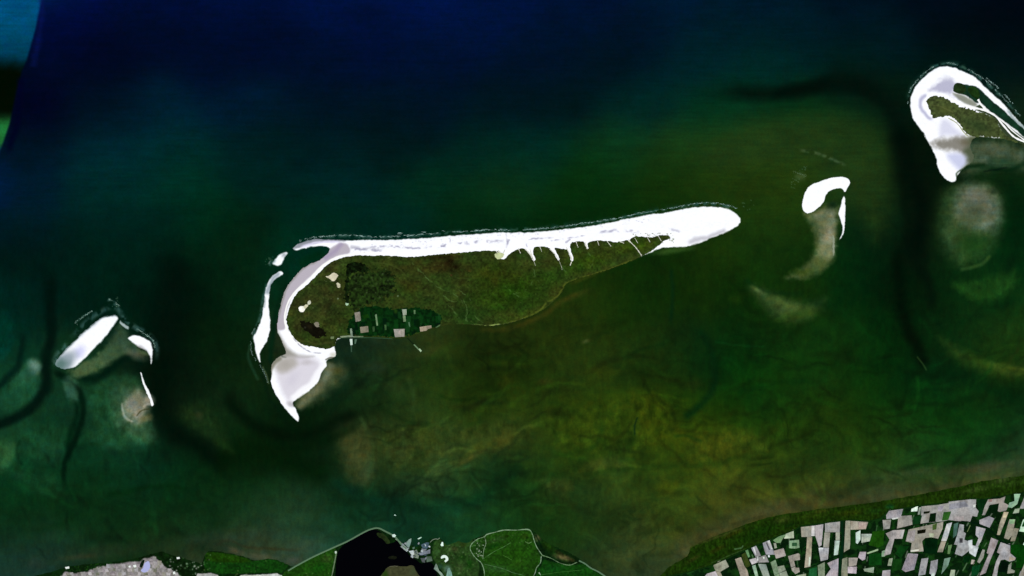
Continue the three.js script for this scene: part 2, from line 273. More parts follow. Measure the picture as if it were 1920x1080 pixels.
// tidal channels, darker because the water in them is deep and clear of sand
for (const [pts, hw, hex, a, soft] of [
  [P(1300, 180, 1430, 177, 1500, 170, 1570, 160, 1625, 168, 1665, 195, 1690, 240, 1706, 290), 28, '#010c05', 0.75],
  [P(1430, 176, 1520, 168, 1600, 160, 1650, 185), 22, '#000803', 0.5],
  [P(1540, 135, 1620, 150, 1670, 186, 1694, 240), 56, '#021109', 0.7],
  [P(1690, 230, 1708, 280, 1716, 340, 1718, 400, 1714, 450, 1704, 500), 42, '#000b04', 0.9],
  [P(1688, 450, 1684, 510, 1690, 570, 1700, 615, 1722, 665, 1745, 698), 22, '#000d03', 0.85],
  [P(1700, 300, 1706, 400, 1716, 480, 1738, 540, 1748, 590), 20, '#010f05', 0.7],
  [P(1740, 690, 1790, 702, 1850, 730, 1940, 748), 26, '#00210a', 0.7],
  [P(1760, 640, 1800, 600, 1850, 580, 1930, 560), 16, '#03240a', 0.5],
  [P(1790, 320, 1840, 312, 1890, 318, 1940, 300), 9, '#04200a', 0.8],
  [P(1840, 322, 1870, 318, 1890, 312), 3, '#03120a', 0.7],
  [P(1892, 330, 1905, 400, 1900, 470, 1880, 530), 16, '#021c08', 0.6],
  [P(300, 640, 300, 700, 302, 760, 322, 808, 360, 838, 405, 860, 440, 876), 36, '#000f05', 0.9],
  [P(330, 480, 318, 580, 302, 660), 48, '#010f07', 0.7],
  [P(430, 720, 446, 765, 480, 800, 530, 820, 580, 818, 625, 796, 700, 772), 22, '#010f03', 0.8],
  [P(400, 866, 470, 860, 540, 862, 620, 884), 48, '#021703', 0.8],
  [P(520, 832, 570, 838, 620, 822, 680, 800), 18, '#021604', 0.7],
  [P(487, 690, 500, 730, 520, 770, 545, 800), 7, '#03180a', 0.5],
  [P(610, 890, 660, 920, 720, 945, 800, 955, 870, 945, 930, 925), 22, '#04281a', 0.55],
  [P(860, 955, 905, 935, 950, 900, 985, 872), 18, '#052c18', 0.5],
  [P(88, 480, 92, 560, 92, 630, 88, 690, 80, 735, 50, 772, 0, 792, -60, 800), 17, '#00110a', 0.9, 0.85],
  [P(-40, 735, 5, 715, 28, 690, 42, 660, 48, 610), 11, '#001610', 0.75],
  [P(92, 690, 118, 704, 150, 738, 156, 770, 146, 810, 128, 850, 120, 880, 124, 930), 10, '#001509', 0.88, 0.9],
  [P(128, 740, 144, 765, 136, 800, 122, 850), 10, '#00190a', 0.7],
  [P(140, 706, 170, 712, 205, 690, 240, 672, 282, 684), 15, '#00170c', 0.9],
  [P(40, 820, 32, 850, 48, 880), 6, '#02220f', 0.6],
  [P(190, 935, 250, 918, 320, 910, 360, 920), 9, '#032209', 0.55],
  [P(150, 962, 110, 985, 60, 1000), 10, '#06220c', 0.4],
  [P(560, 500, 572, 495, 590, 480, 612, 468), 14, '#00240f', 0.8],
  [P(540, 520, 530, 550, 517, 590, 512, 630, 505, 665, 508, 690), 8, '#03200f', 0.9],
  [P(1258, 500, 1260, 560, 1256, 610), 7, '#02200c', 0.55],
  [P(1300, 610, 1330, 650, 1340, 700, 1332, 740, 1300, 770, 1280, 790), 11, '#02220a', 0.75],
  [P(1160, 672, 1210, 655, 1260, 640, 1300, 632), 8, '#0a2408', 0.6],
  [P(880, 672, 940, 672, 1000, 672), 10, '#0a2406', 0.5],
  [P(1196, 780, 1190, 800, 1190, 818), 3, '#042010', 0.7],
  [P(1090, 890, 1150, 882, 1220, 876, 1290, 872, 1340, 868, 1390, 856, 1440, 850), 9, '#14300a', 0.5],
  [P(1130, 790, 1120, 830, 1080, 850, 1030, 852), 9, '#12300a', 0.6],
  [P(1260, 820, 1290, 818, 1320, 830), 6, '#12300a', 0.6],
  [P(1380, 740, 1420, 725, 1480, 715, 1530, 718), 10, '#042808', 0.5],
  [P(1500, 560, 1560, 575, 1600, 600), 12, '#02280a', 0.4],
  [P(1390, 520, 1420, 545, 1460, 552, 1510, 548), 10, '#08260a', 0.6],
  [P(885, 755, 930, 755, 990, 748), 8, '#12280a', 0.6],
  [P(870, 800, 900, 790, 880, 770), 7, '#12300c', 0.4],
  [P(690, 740, 720, 770, 760, 790, 820, 800), 10, '#0a240c', 0.5],
  [P(820, 740, 860, 750, 900, 745), 7, '#0c2606', 0.5],
  [P(395, 1030, 425, 1012, 460, 1024, 520, 1030, 570, 1030), 5, '#282c18', 0.6],
  [P(378, 1035, 392, 1010, 410, 995), 5, '#0a2a14', 0.5],
]) sea.stroke(pts, hw, hex, a, soft ?? 1, {});
// shoals, plumes of silt and wet flats
for (const a of [
  [64, 688, 18, 21, -30, '#6c8a80', 0.9], [55, 700, 30, 24, -40, '#24503c', 0.6], [28, 745, 50, 34, -25, '#103e26', 0.7], [130, 728, 15, 30, -20, '#2a5442', 0.8, 0.7], [15, 848, 22, 30, 20, '#24502e', 0.8], [95, 838, 40, 26, 20, '#16442a', 0.6], [35, 890, 30, 14, 0, '#123c26', 0.5], [8, 602, 30, 46, 0, '#002e22', 0.7],
  [160, 690, 40, 15, -32, '#405838', 0.9, 0.6], [210, 662, 42, 18, -35, '#334e34', 0.85, 0.8], [228, 636, 22, 26, 30, '#2c4430', 0.7], [255, 664, 30, 14, 20, '#4a5446', 0.8],
  [262, 756, 34, 28, -30, '#7c8170', 0.8], [278, 750, 16, 14, 0, '#acaea4', 0.75], [240, 775, 14, 24, 10, '#5c6c58', 0.7], [272, 784, 18, 10, -10, '#5c5a30', 0.7], [225, 730, 45, 34, -20, '#20432c', 0.6], [270, 815, 30, 22, 0, '#284a2c', 0.6],
  [1545, 415, 26, 30, 0, '#5a6644', 0.9], [1556, 440, 16, 26, 0, '#8c8c74', 0.85], [1550, 470, 18, 28, 10, '#6a7450', 0.85], [1536, 495, 30, 20, -25, '#485c2e', 0.85], [1505, 510, 36, 12, -5, '#30480f', 0.7], [1560, 382, 18, 11, -10, '#0a2210', 0.85], [1573, 424, 6, 14, 0, '#0c2606', 0.8],
  [1468, 568, 66, 15, 22, '#48602a', 0.85], [1422, 545, 24, 8, 30, '#62743c', 0.7], [1500, 590, 60, 18, -10, '#2a4a12', 0.7], [1380, 560, 20, 14, 0, '#1c3c08', 0.6],
  [1828, 385, 46, 52, 0, '#42503a', 0.9], [1830, 368, 26, 26, 20, '#727a70', 0.85], [1838, 412, 44, 20, -15, '#4c5a3c', 0.75], [1800, 430, 30, 40, 20, '#26401a', 0.6], [1830, 460, 46, 46, 0, '#123c0e', 0.75],
  [1862, 276, 50, 16, 10, '#525c42', 0.8], [1885, 304, 50, 16, 5, '#24442c', 0.8], [1850, 314, 30, 8, -10, '#1c361e', 0.7], [1900, 690, 60, 9, 12, '#3c561e', 0.8], [1850, 682, 60, 14, 30, '#244412', 0.7], [1880, 620, 50, 28, 0, '#163a10', 0.6], [1862, 545, 46, 12, -28, '#163e12', 0.6],
  [668, 838, 34, 50, 8, '#3a4424', 0.6], [740, 845, 50, 26, -10, '#304420', 0.6], [690, 880, 20, 40, 15, '#2a4630', 0.6], [800, 900, 90, 34, -8, '#24432a', 0.6], [820, 880, 40, 30, -20, '#2a4a2c', 0.5], [900, 840, 60, 22, -28, '#384818', 0.55], [948, 825, 34, 22, -35, '#3a4218', 0.55], [880, 860, 34, 8, -30, '#4a5228', 0.5], [1120, 870, 46, 14, -12, '#34481a', 0.6], [1058, 908, 30, 16, 25, '#30441c', 0.6], [1250, 915, 36, 22, -10, '#34460a', 0.6], [1210, 800, 20, 26, 30, '#334508', 0.5], [1130, 700, 40, 30, 0, '#2c3a08', 0.5], [950, 715, 30, 22, 0, '#2a3608', 0.6], [1020, 715, 24, 12, 0, '#2c3410', 0.6], [1098, 640, 14, 6, -20, '#44502c', 0.6], [1300, 720, 24, 20, 0, '#20380c', 0.6],
  [372, 778, 12, 18, -30, '#26301a', 0.7], [420, 835, 34, 12, 35, '#14300e', 0.7], [740, 725, 40, 20, 20, '#1e341a', 0.5], [700, 690, 50, 20, 0, '#1c3020', 0.6], [626, 694, 22, 14, 20, '#38401c', 0.7], [790, 660, 60, 14, -10, '#2c3a18', 0.5],
  [1720, 885, 120, 14, -6, '#303c28', 0.5], [1840, 878, 120, 16, -9, '#3a4230', 0.75], [1480, 945, 110, 18, -14, '#383f20', 0.7], [1340, 1000, 60, 14, -20, '#403f20', 0.7], [1280, 1038, 30, 18, -30, '#3a422a', 0.6],
  [440, 1032, 26, 10, 20, '#4a4a34', 0.8], [490, 1044, 46, 9, 4, '#3e4834', 0.8], [550, 1050, 24, 12, 0, '#40443a', 0.7], [580, 960, 70, 40, -10, '#1e3c22', 0.4], [470, 1000, 50, 16, 20, '#243a24', 0.5], [200, 1034, 150, 22, -8, '#22341f', 0.55], [420, 1010, 120, 24, -4, '#28382a', 0.5], [570, 1025, 60, 24, -20, '#30402e', 0.5], [66, 1058, 30, 18, 0, '#22342a', 0.6], [150, 1044, 60, 8, -6, '#2c3220', 0.6],
  [560, 655, 30, 30, 20, '#605c4a', 0.8], [546, 640, 18, 30, -10, '#4c4c3c', 0.7], [575, 745, 24, 14, -40, '#3c4a2c', 0.8],
  [1500, 332, 18, 14, 0, '#44583c', 0.5], [1260, 470, 70, 9, -8, '#3c5a24', 0.6],
]) sea.blob(...a);
for (const [pts, hw, hex, a, o] of [        // thin rims of shoals and lines of foam and silt
  [P(1496, 281, 1520, 284, 1540, 290, 1562, 298, 1590, 313), 5, '#46603e', 0.7, { broken: 0.35 }], [P(1718, 666, 1732, 685, 1738, 696), 2.6, '#2c4e26', 0.7], [P(229, 752, 230, 772, 238, 786, 252, 791), 4, '#8e9686', 0.7], [P(254, 782, 266, 770, 282, 766), 2.4, '#34381a', 0.7], [P(268, 764, 278, 758, 286, 760), 4, '#b4b6ac', 0.6], [P(1797, 506, 1822, 503, 1845, 492, 1860, 476), 6, '#3a5c2a', 0.5],
  [P(1850, 676, 1876, 694, 1904, 700, 1940, 690), 10, '#3a5624', 0.4], [P(1250, 1046, 1330, 1000, 1450, 954, 1600, 930, 1750, 908, 1940, 868), 30, '#313d26', 0.5], [P(1330, 1004, 1450, 960, 1600, 940, 1750, 920, 1940, 880), 12, '#3c4229', 0.5], [P(1720, 700, 1722, 740, 1706, 790), 6, '#0a3c10', 0.5], [P(890, 616, 930, 618, 980, 608, 1020, 590, 1050, 566, 1120, 540), 9, '#34380e', 0.7],
  [P(470, 640, 466, 670, 478, 700, 486, 715), 5, '#1a3a26', 0.7], [P(492, 685, 500, 705, 504, 722), 2.5, '#6a7a60', 0.5], [P(1204, 476, 1150, 497, 1110, 516, 1064, 535), 7, '#3a420e', 0.5],
  [P(1335, 640, 1390, 648, 1440, 650), 4, '#083a12', 0.5], [P(975, 888, 1020, 870, 1060, 900), 10, '#1a3c14', 0.4], [P(622, 676, 616, 696, 600, 724, 570, 752, 556, 768), 15, '#626a50', 0.9], [P(700, 1000, 640, 1030, 590, 1056, 560, 1062), 4, '#144832', 0.6], [P(760, 700, 775, 740, 772, 780), 9, '#20381a', 0.5], [P(670, 775, 700, 840, 690, 900), 7, '#2c4a28', 0.45],
]) sea.stroke(pts, hw, hex, a, 1, { ...o, warp: hw * 0.35 });
// creeks and wisps of silt on the flats
for (let i = 0; i < 130; i++) {
  let x = 640 + 1280 * rnd(), y = 640 + 310 * rnd(), a = 0.5 * Math.sin(x / 170) + 0.8 * fbm(x / 140, y / 120, 801, 2) + (rnd() - 0.5) * 0.8; const p = [[x, y]], n = 3 + Math.floor(4 * rnd());
  for (let k = 0; k < n; k++) { a += (rnd() - 0.5) * 0.9; x += Math.cos(a) * 24; y += Math.sin(a) * 17; p.push([x, y]); }
  const c = sea.at(p[1][0], clamp(p[1][1], 0, 1080)), f = i % 3 ? 0.6 : 1.4, hx = '#' + c.map((v) => clamp(Math.round(v * f), 0, 255).toString(16).padStart(2, '0')).join('');
  sea.stroke(p, 5 + 11 * rnd() * rnd(), hx, 0.42, 1, { taper: 0.4, warp: 5 });
}
for (let i = 0; i < 40; i++) {
  let x = 330 * rnd(), y = 780 + 240 * rnd(), a = 1.2 + (rnd() - 0.5) * 1.6; const p = [[x, y]];
  for (let k = 0; k < 4; k++) { a += (rnd() - 0.5) * 0.8; x += Math.cos(a) * 14; y += Math.sin(a) * 12; p.push([x, y]); }
  const c = sea.at(clamp(p[1][0], 0, 1900), clamp(p[1][1], 0, 1080)), f = i % 2 ? 0.6 : 1.35, hx = '#' + c.map((v) => clamp(Math.round(v * f), 0, 255).toString(16).padStart(2, '0')).join('');
  sea.stroke(p, 5 + 8 * rnd(), hx, 0.42, 1, { taper: 0.35, warp: 3 });
}
// tidal swirls: silt drawn out by the ebb
sea.each(SEA_B, (x, y, o, d) => {
  const m = sstep(520, 680, y) * (0.35 + 0.65 * sstep(600, 720, x)) + 0.3 * sstep(250, 360, y) * sstep(1250, 1400, x) * (1 - sstep(560, 640, y)); if (m < 0.02) return;
  const a = fbm(x / 90, y / 70, 501, 3), b = fbm(x / 90, y / 70, 511, 3), r = fbm(x / 58 + 2.6 * a, y / 40 + 2.6 * b, 521, 4), e = fbm(x / 70 + 2.2 * b, y / 46 + 2.2 * a, 531, 3), k = 1 + m * (0.12 + 0.36 * r - 0.24 * (1 - sstep(0, 0.3, Math.abs(e))) * sstep(-0.2, 0.4, fbm(x / 120, y / 100, 541, 2)));
  d[o] = d[o] * k * (1 + 0.1 * m * a) + 2.5 * m; d[o + 1] *= (1 + (k - 1) * 0.75) * (1 - 0.05 * m); d[o + 2] *= k * (1 - 0.2 * m * a) * (1 - 0.2 * m);
});
// foam and stirred-up sand close to the outer beaches
for (const p of [P(600, 446, 640, 442, 700, 445, 790, 441, 860, 435, 950, 431, 1020, 428, 1098, 419, 1153, 411, 1202, 400, 1276, 388, 1330, 382, 1384, 392), P(1704, 200, 1706, 172, 1718, 153, 1736, 136, 1757, 122, 1778, 119, 1800, 124, 1828, 139, 1870, 174, 1914, 220)]) { sea.stroke(p, 4, '#4c7068', 0.75, 1, { broken: 0.5, taper: 0.03, warp: 1.6, freq: 0.2 }); sea.stroke(p, 9, '#16382c', 0.5, 1, { broken: 0.45, taper: 0.05, warp: 3 }); }
for (const [p, w] of [[P(126, 640, 160, 606, 196, 580, 214, 576, 240, 604, 270, 622, 292, 645, 292, 680), 8], [P(100, 690, 108, 664, 130, 640), 9], [P(140, 606, 158, 592, 176, 582), 4], [P(246, 612, 264, 622, 286, 640), 4], [P(472, 640, 484, 606, 494, 560, 500, 530), 5], [P(504, 498, 514, 480), 5], [P(200, 562, 226, 574), 6]]) sea.stroke(p, w, '#3c5e58', 0.65, 1, { broken: 0.4, warp: 2 });
for (const [x, y, r] of [[1496, 330, 12], [1490, 345, 8], [1506, 320, 8], [1404, 384, 14], [214, 566, 9], [505, 490, 8]]) for (let i = 0; i < 9; i++) sea.blob(x + (rnd() - 0.5) * 2 * r, y + (rnd() - 0.5) * 2 * r, 1 + 2 * rnd(), 1 + rnd(), 30, '#5c7a60', 0.5, 1, 0.2);
// fine streaks and specks: wind rows in the north, ebb streaks on the flats
sea.each(SEA_B, (x, y, o, d) => {
  const deep = 1 - sstep(330, 520, y), f = 0.09 * deep * fbm(x / 46, y / 3.4, 71, 3) + 0.10 * deep * fbm(x / 40, y / 22, 73, 3) + 0.10 * (1 - deep) * fbm(x / 5, y / 14, 75, 3) + 0.13 * (1 - deep * 0.6) * fbm(x / 24, y / 18, 81, 4) + 0.07 * vnoise(x / 1.7, y / 1.7, 91), g = 0.10 * fbm(x / 9, y / 7, 95, 2);
  d[o] = Math.max(0, d[o] * (1 + f + g) + 1.5 * vnoise(x / 6, y / 8, 97)); d[o + 1] = Math.max(0, d[o + 1] * (1 + f)); d[o + 2] = Math.max(0, d[o + 2] * (1 + f - g));
});
const seaMap = sea.toTexture();
{
  const w = SEA_B[2] - SEA_B[0], h = SEA_B[3] - SEA_B[1], x0 = SEA_B[0] - w, x1 = SEA_B[2] + w, y0 = SEA_B[1] - h, y1 = SEA_B[3] + h;
  const g = new THREE.PlaneGeometry((x1 - x0) * U, (y1 - y0) * U, 3, 3); g.rotateX(-Math.PI / 2); g.translate(((x0 + x1) / 2 - MX) * U, 0, ((y0 + y1) / 2 - MY) * U);
  const p = g.attributes.position; for (let i = 0; i < p.count; i++) g.attributes.uv.setXY(i, (p.getX(i) / U + MX - SEA_B[0]) / w, (p.getZ(i) / U + MY - SEA_B[1]) / h);
  kind(put(g, watery({ map: seaMap }), 'sea'), 'structure', 'wide dark sea, navy blue in the north, turbid green in the south');
}
// a flat that just breaks the surface: the colour of the silty water and wet sand it lies in
function flat(pts, label, cat = 'tidal flat', group) {
  const g = terrain([pts], { cell: 2.5, rough: 2, top: 0.5, rise: 0.1, uvb: SEA_B, s: Math.round(pts[0][0]) });
  return tag(put(g, watery({ map: seaMap, roughness: 0.4 }), 'tidal_flat'), label, cat, group);
}
flat(P(1518, 402, 1534, 393, 1550, 386, 1570, 392, 1574, 410, 1570, 430, 1572, 450, 1566, 478, 1556, 496, 1536, 513, 1510, 521, 1490, 518, 1512, 500, 1526, 470, 1524, 430), 'olive wet tidal flat curving south from the white hook-shaped sandbar');
flat(P(1790, 345, 1820, 336, 1860, 345, 1884, 375, 1886, 415, 1870, 450, 1840, 475, 1800, 470, 1772, 440, 1780, 400, 1800, 380), 'rounded grey-green shoal just south of the north-eastern sand island');
flat(P(122, 692, 160, 676, 205, 640, 226, 608, 244, 636, 262, 650, 278, 668, 250, 668, 222, 676, 190, 697, 155, 709, 138, 703), 'green-brown wet flat along the south side of the slanting western sandbar');
flat(P(205, 735, 230, 715, 262, 706, 272, 730, 285, 758, 290, 790, 298, 822, 270, 836, 235, 826, 215, 790), 'tan tidal flat fading into dark water, with a curved pale sand rim');
flat(P(1406, 540, 1425, 538, 1465, 556, 1510, 568, 1545, 560, 1530, 590, 1490, 604, 1445, 590, 1420, 562), 'pale olive underwater shoal shaped like a comma, in mid-channel');
flat(P(396, 1026, 430, 1020, 470, 1036, 520, 1038, 552, 1050, 548, 1061, 520, 1049, 478, 1050, 437, 1038, 403, 1032), 'narrow brown mudflat in front of the bright green coastal meadow');
flat(P(50, 676, 70, 672, 82, 690, 70, 706, 44, 712, 30, 730, 36, 700), 'small pale turquoise shoal at the western edge of the chart');
flat(P(120, 704, 140, 706, 150, 728, 144, 752, 126, 742, 116, 722), 'small green leaf-shaped shoal south-west of the slanting sandbar');

// ------------------------------------------------------------------ sand: islands and bars
const WHITE = '#ffffff';
// a bar of bare sand; edge: how far its rim is still wet, as wide as the tone needs to reach dry white
function sandGeometry(polys, o) { const g = terrain(polys, { top: 2.2, rise: 0.5, rough: 1.4, cell: 1.2, ragged: 1.1, ...o }); return g; }
function sandTexture(g, edge, paint, o = {}) {
  const b = g.userData.b, c = new Chart(b, (b[2] - b[0]) * (o.res ?? 1.2)), dry = rgb(o.dry ?? WHITE);
  c.from((x, y) => { const k = sstep(-0.6, edge, g.userData.sd(x, y) + 0.6 * fbm(x * 0.3, y * 0.3, 4, 2)), w = sea.at(x, y), n = 1 + 0.03 * fbm(x / 5, y / 3, 8, 3); return w.map((v, q) => lerp(v, dry[q] * n, k)); });
  if (paint) paint(c);
  return c.toTexture();
}
function sandbar(polys, label, { edge = 1.6, paint, name = 'sandbar', dry, group, ...o } = {}) {
  const g = sandGeometry(polys, { s: Math.round(polys[0][0][0]), ...o }), t = sandTexture(g, edge, paint, { dry });
  return tag(put(g, matte({ map: t }), name), label, 'sandbar', group);
}
sandbar([P(210, 591, 217, 590, 223, 596, 220, 603, 205, 624, 190, 642, 176, 656, 155, 677, 136, 691, 116, 691, 103, 683, 111, 669, 128, 650, 152, 627, 176, 605, 196, 593)], 'slanting white sandbar, largest of the western group, grey at its south-western end', {
  edge: 3.5, paint: (c) => { c.blob(148, 660, 24, 16, -40, '#ccccee', 0.8); c.blob(124, 678, 34, 24, -40, '#98a4aa', 0.97, 0.7); c.blob(112, 684, 26, 20, -30, '#56746c', 0.9, 0.9); c.stroke(P(98, 670, 128, 640, 160, 613, 195, 589, 220, 586), 13, '#8c989e', 0.9, 0.9, { taper: 0 }); },
});
sandbar([P(239, 634, 247, 628, 258, 628, 270, 632, 282, 640, 287, 652, 286, 674, 283, 684, 280, 668, 271, 657, 258, 650, 246, 642)], 'small white sandbar curved like a claw, east end of the western group', { edge: 3, paint: (c) => { c.blob(262, 653, 22, 8, 25, '#8c8888', 0.6); } });
sandbar([P(263, 697, 266, 700, 272, 718, 279, 731, 284, 744, 288, 758, 285, 762, 280, 748, 273, 734, 266, 716)], 'thin white curving sandbar beside the tan tidal flat', { edge: 1.4, cell: 1 });
sandbar([P(225, 600, 232, 606, 242, 613, 240, 618, 230, 613, 223, 606)], 'tiny grey-white sandbar between the slanting bar and the claw-shaped bar', { edge: 2.4, cell: 1, dry: '#a4b4b0' });
sandbar([P(1504, 388, 1507, 364, 1519, 348, 1540, 338, 1566, 332, 1588, 333, 1594, 341, 1590, 352, 1584, 360, 1579, 354, 1563, 355, 1551, 364, 1544, 379, 1532, 392, 1514, 401, 1506, 395)], 'bright white hook-shaped sandbar east of the long island', { edge: 1.2 });
sandbar([P(1583, 364, 1586, 390, 1585, 415, 1582, 438, 1573, 451, 1579, 434, 1577, 418, 1572, 403, 1576, 384)], 'thin white sandbar trailing south from the hook-shaped bar', { edge: 1.8, cell: 1 });
sandbar([P(1560, 432, 1565, 446, 1566, 470, 1563, 482, 1560, 470, 1560, 450)], 'faint grey sliver of sand on the rim of the olive flat', { edge: 2, cell: 1, dry: '#8c947c', top: 0.9 });
sandbar([P(500, 533, 508, 520, 518, 512, 527, 508, 532, 513, 518, 523, 509, 534, 505, 553, 506, 587, 508, 606, 504, 631, 494, 652, 488, 664, 490, 681, 486, 680, 480, 665, 476, 645, 474, 633, 482, 617, 490, 596, 495, 565)], 'long narrow white spit of sand across the tidal creek west of the island', {
  edge: 2.2, paint: (c) => { c.stroke(P(500, 555, 504, 535, 514, 522, 528, 511), 7, '#8c98a0', 0.8, 1); c.stroke(P(496, 580, 497, 555), 4, '#a0a8a8', 0.6); },
});
sandbar([P(510, 494, 516, 484, 526, 475, 536, 471, 541, 474, 534, 485, 528, 497, 522, 500, 515, 498)], 'small grey and white sandbar off the north-western tip of the island', { edge: 3, cell: 1, paint: (c) => { c.blob(532, 478, 9, 6, -40, '#8c9498', 0.7); c.blob(514, 490, 6, 8, 30, '#6c8484', 0.6); } });

// ------------------------------------------------------------------ the long island
const isl = base('barrier_island', 900, 540);
tag(isl, 'long barrier island with a white northern beach and olive-green dunes and marsh', 'island');
const COAST = P(548, 466, 562, 456, 590, 448, 620, 450, 643, 450, 710, 449, 780, 447, 840, 442, 900, 438, 940, 435, 990, 435, 1030, 432, 1075, 427, 1131, 419, 1164, 412, 1209, 403, 1253, 397, 1293, 389, 1331, 387, 1362, 390, 1380, 400, 1389, 411, 1384, 423, 1364, 435, 1331, 448, 1309, 458, 1282, 464, 1245, 465, 1218, 475, 1204, 481, 1153, 501, 1113, 514, 1062, 532, 1052, 550, 1041, 562, 1016, 582, 971, 601, 927, 611, 890, 610, 860, 608, 827, 612, 789, 625, 760, 633, 738, 635, 700, 633, 682, 633, 633, 637, 628, 650, 630, 668, 612, 677, 613, 686, 603, 699, 598, 714, 584, 730, 558, 749, 550, 757, 557, 769, 561, 785, 559, 791, 549, 783, 533, 764, 518, 741, 509, 722, 508, 703, 511, 680, 524, 668, 536, 662, 528, 640, 520, 620, 521, 600, 527, 570, 537, 540, 553, 518, 577, 497, 602, 486, 618, 468, 612, 463, 580, 464, 555, 470);
{
  const g = terrain([COAST], { top: 2.0, rise: 0.8, rough: 1.3, cell: 1.8, ragged: 1, s: 41 });
  const b = g.userData.b, c = new Chart(b, (b[2] - b[0]) * 1.5);
  c.from((x, y) => {
    const q = g.userData.sd(x, y), k = sstep(-0.8, 2.2, q + 0.7 * fbm(x * 0.3, y * 0.3, 4, 2)), w = sea.at(x, y), n = 1 + 0.03 * fbm(x / 5, y / 3, 8, 3);
    return w.map((v) => lerp(v, 255 * n, k));
  });
  // wet and darker sand: west tip, the western strand, the sandflat at the south-western corner, the far east tail
  c.area(P(545, 470, 560, 455, 600, 444, 640, 446, 650, 452, 600, 456, 560, 466), '#6c7078', 0.75, 3, 1);
  c.stroke(P(560, 463, 600, 455, 640, 453), 4, '#ece6fa', 0.8, 1);
  c.area(P(618, 466, 636, 456, 652, 458, 656, 474, 632, 481, 609, 494, 584, 518, 560, 540, 545, 563, 535, 598, 534, 618, 516, 616, 521, 565, 542, 522, 578, 490), '#b6adb4', 0.95, 3, 2);
  c.stroke(P(640, 455, 628, 472, 606, 487), 9, '#9c8eaa', 0.6, 1);
  c.stroke(P(600, 488, 570, 502, 545, 530, 530, 560, 522, 600), 4, '#8c8a80', 0.6, 1);
  c.stroke(P(700, 472, 660, 477, 632, 482, 610, 494, 596, 506, 577, 526, 553, 547, 541, 566, 535, 585, 534, 604, 540, 622, 551, 637, 570, 650), 1.9, '#fffdf4', 1, 0.5, { taper: 0, warp: 0.8 });
  c.stroke(P(650, 462, 690, 466, 715, 468), 5, '#b4b2bc', 0.7, 1, { broken: 0.35 });
  c.stroke(P(640, 636, 700, 633, 745, 634, 790, 625, 827, 612, 860, 609, 890, 611, 930, 612, 975, 602, 1018, 583, 1044, 562, 1054, 550, 1064, 533, 1113, 515, 1153, 502, 1206, 481), 4.5, '#26300f', 1, 0.5, { taper: 0.01, warp: 0.5 });
  c.area(P(520, 618, 526, 628, 540, 650, 560, 664, 590, 668, 560, 676, 530, 674, 512, 690, 508, 700, 511, 676, 530, 662), '#8c887c', 0.85, 7, 4);
  c.stroke(P(524, 664, 530, 668, 538, 670), 3, '#3c4438', 0.7);
  c.area(P(514, 690, 530, 670, 560, 664, 600, 672, 606, 690, 590, 716, 560, 742, 540, 756, 524, 734), '#d6d0d6', 0.85, 12, 3); c.area(P(512, 690, 522, 672, 552, 668, 560, 684, 530, 702), '#aaa498', 0.8, 10, 5); c.stroke(P(616, 690, 604, 712, 586, 734, 560, 752, 552, 764), 7, '#787862', 0.9, 1, { taper: 0.05 }); c.stroke(P(508, 706, 509, 690, 514, 678, 528, 668), 7, '#7c7a68', 0.8, 1); c.blob(548, 712, 16, 26, 30, '#cac4ce', 0.5); c.blob(535, 684, 18, 12, 0, '#a8a298', 0.6); c.blob(575, 680, 20, 9, 0, '#b4aeac', 0.5);
  c.stroke(P(511, 700, 511, 722, 522, 742, 536, 764, 552, 782), 7, '#ffffff', 0.95, 0.8); c.stroke(P(540, 750, 560, 736, 580, 720, 594, 702, 608, 680), 8, '#fdfbfa', 0.9, 1);
  c.blob(545, 758, 12, 9, 20, '#a8a2a4', 0.75); c.stroke(P(556, 752, 580, 738, 600, 716, 612, 694), 4, '#a8a494', 0.5, 1); c.blob(625, 665, 12, 8, 0, '#b4b092', 0.5); c.stroke(P(608, 674, 620, 671, 632, 671), 2.5, '#4a4a34', 0.8);
  c.stroke(P(538, 612, 552, 636, 568, 652, 585, 661), 1.6, '#8c8a98', 0.7, 0.8, { broken: 0.5 }); c.stroke(P(566, 652, 585, 661, 604, 662), 1.8, '#7c7a88', 0.6, 0.8, { broken: 0.5 });
  for (let i = 0; i < 70; i++) c.blob(1185 + 78 * rnd(), 437 + 18 * rnd(), 0.8 + 2 * rnd(), 0.7 + 1.4 * rnd(), 60 * rnd(), ['#3a4714', '#5c6440', '#8c8c78'][i % 3], 0.7, 0.9, 0.3);
  for (let i = 0; i < 160; i++) { const x = 660 + 560 * rnd(), y = 470 - 0.09 * (x - 660) + 0.00003 * (x - 660) * (x - 660) * -1 + 14 * (rnd() - 0.6); c.blob(x, y, 1 + 2.4 * rnd(), 0.6 + rnd(), -4, '#a4a2b4', 0.5, 1, 0.3); }
  // rows of small dunes with wrack along the middle of the beach
  for (const [p, h, a] of [[P(655, 466, 690, 468, 720, 470), 4, 0.7], [P(690, 463, 740, 462, 780, 466, 800, 465), 3, 0.7], [P(790, 465, 830, 461, 870, 456, 905, 453, 950, 452), 4.5, 0.75], [P(940, 450, 975, 449, 1010, 447, 1040, 446), 2.6, 0.65], [P(1030, 452, 1060, 447, 1100, 441), 2.4, 0.6], [P(1120, 436, 1165, 432, 1200, 435), 4, 0.65], [P(1240, 428, 1265, 431, 1285, 440), 4, 0.4], [P(1060, 455, 1070, 448), 3, 0.6], [P(845, 444, 844, 455), 1.8, 0.7], [P(950, 436, 952, 450, 948, 466), 3.2, 0.75], [P(985, 452, 990, 468), 2.5, 0.6]]) c.stroke(p, h, '#8f8ca4', a, 0.9, { broken: 0.52, freq: 0.2 });
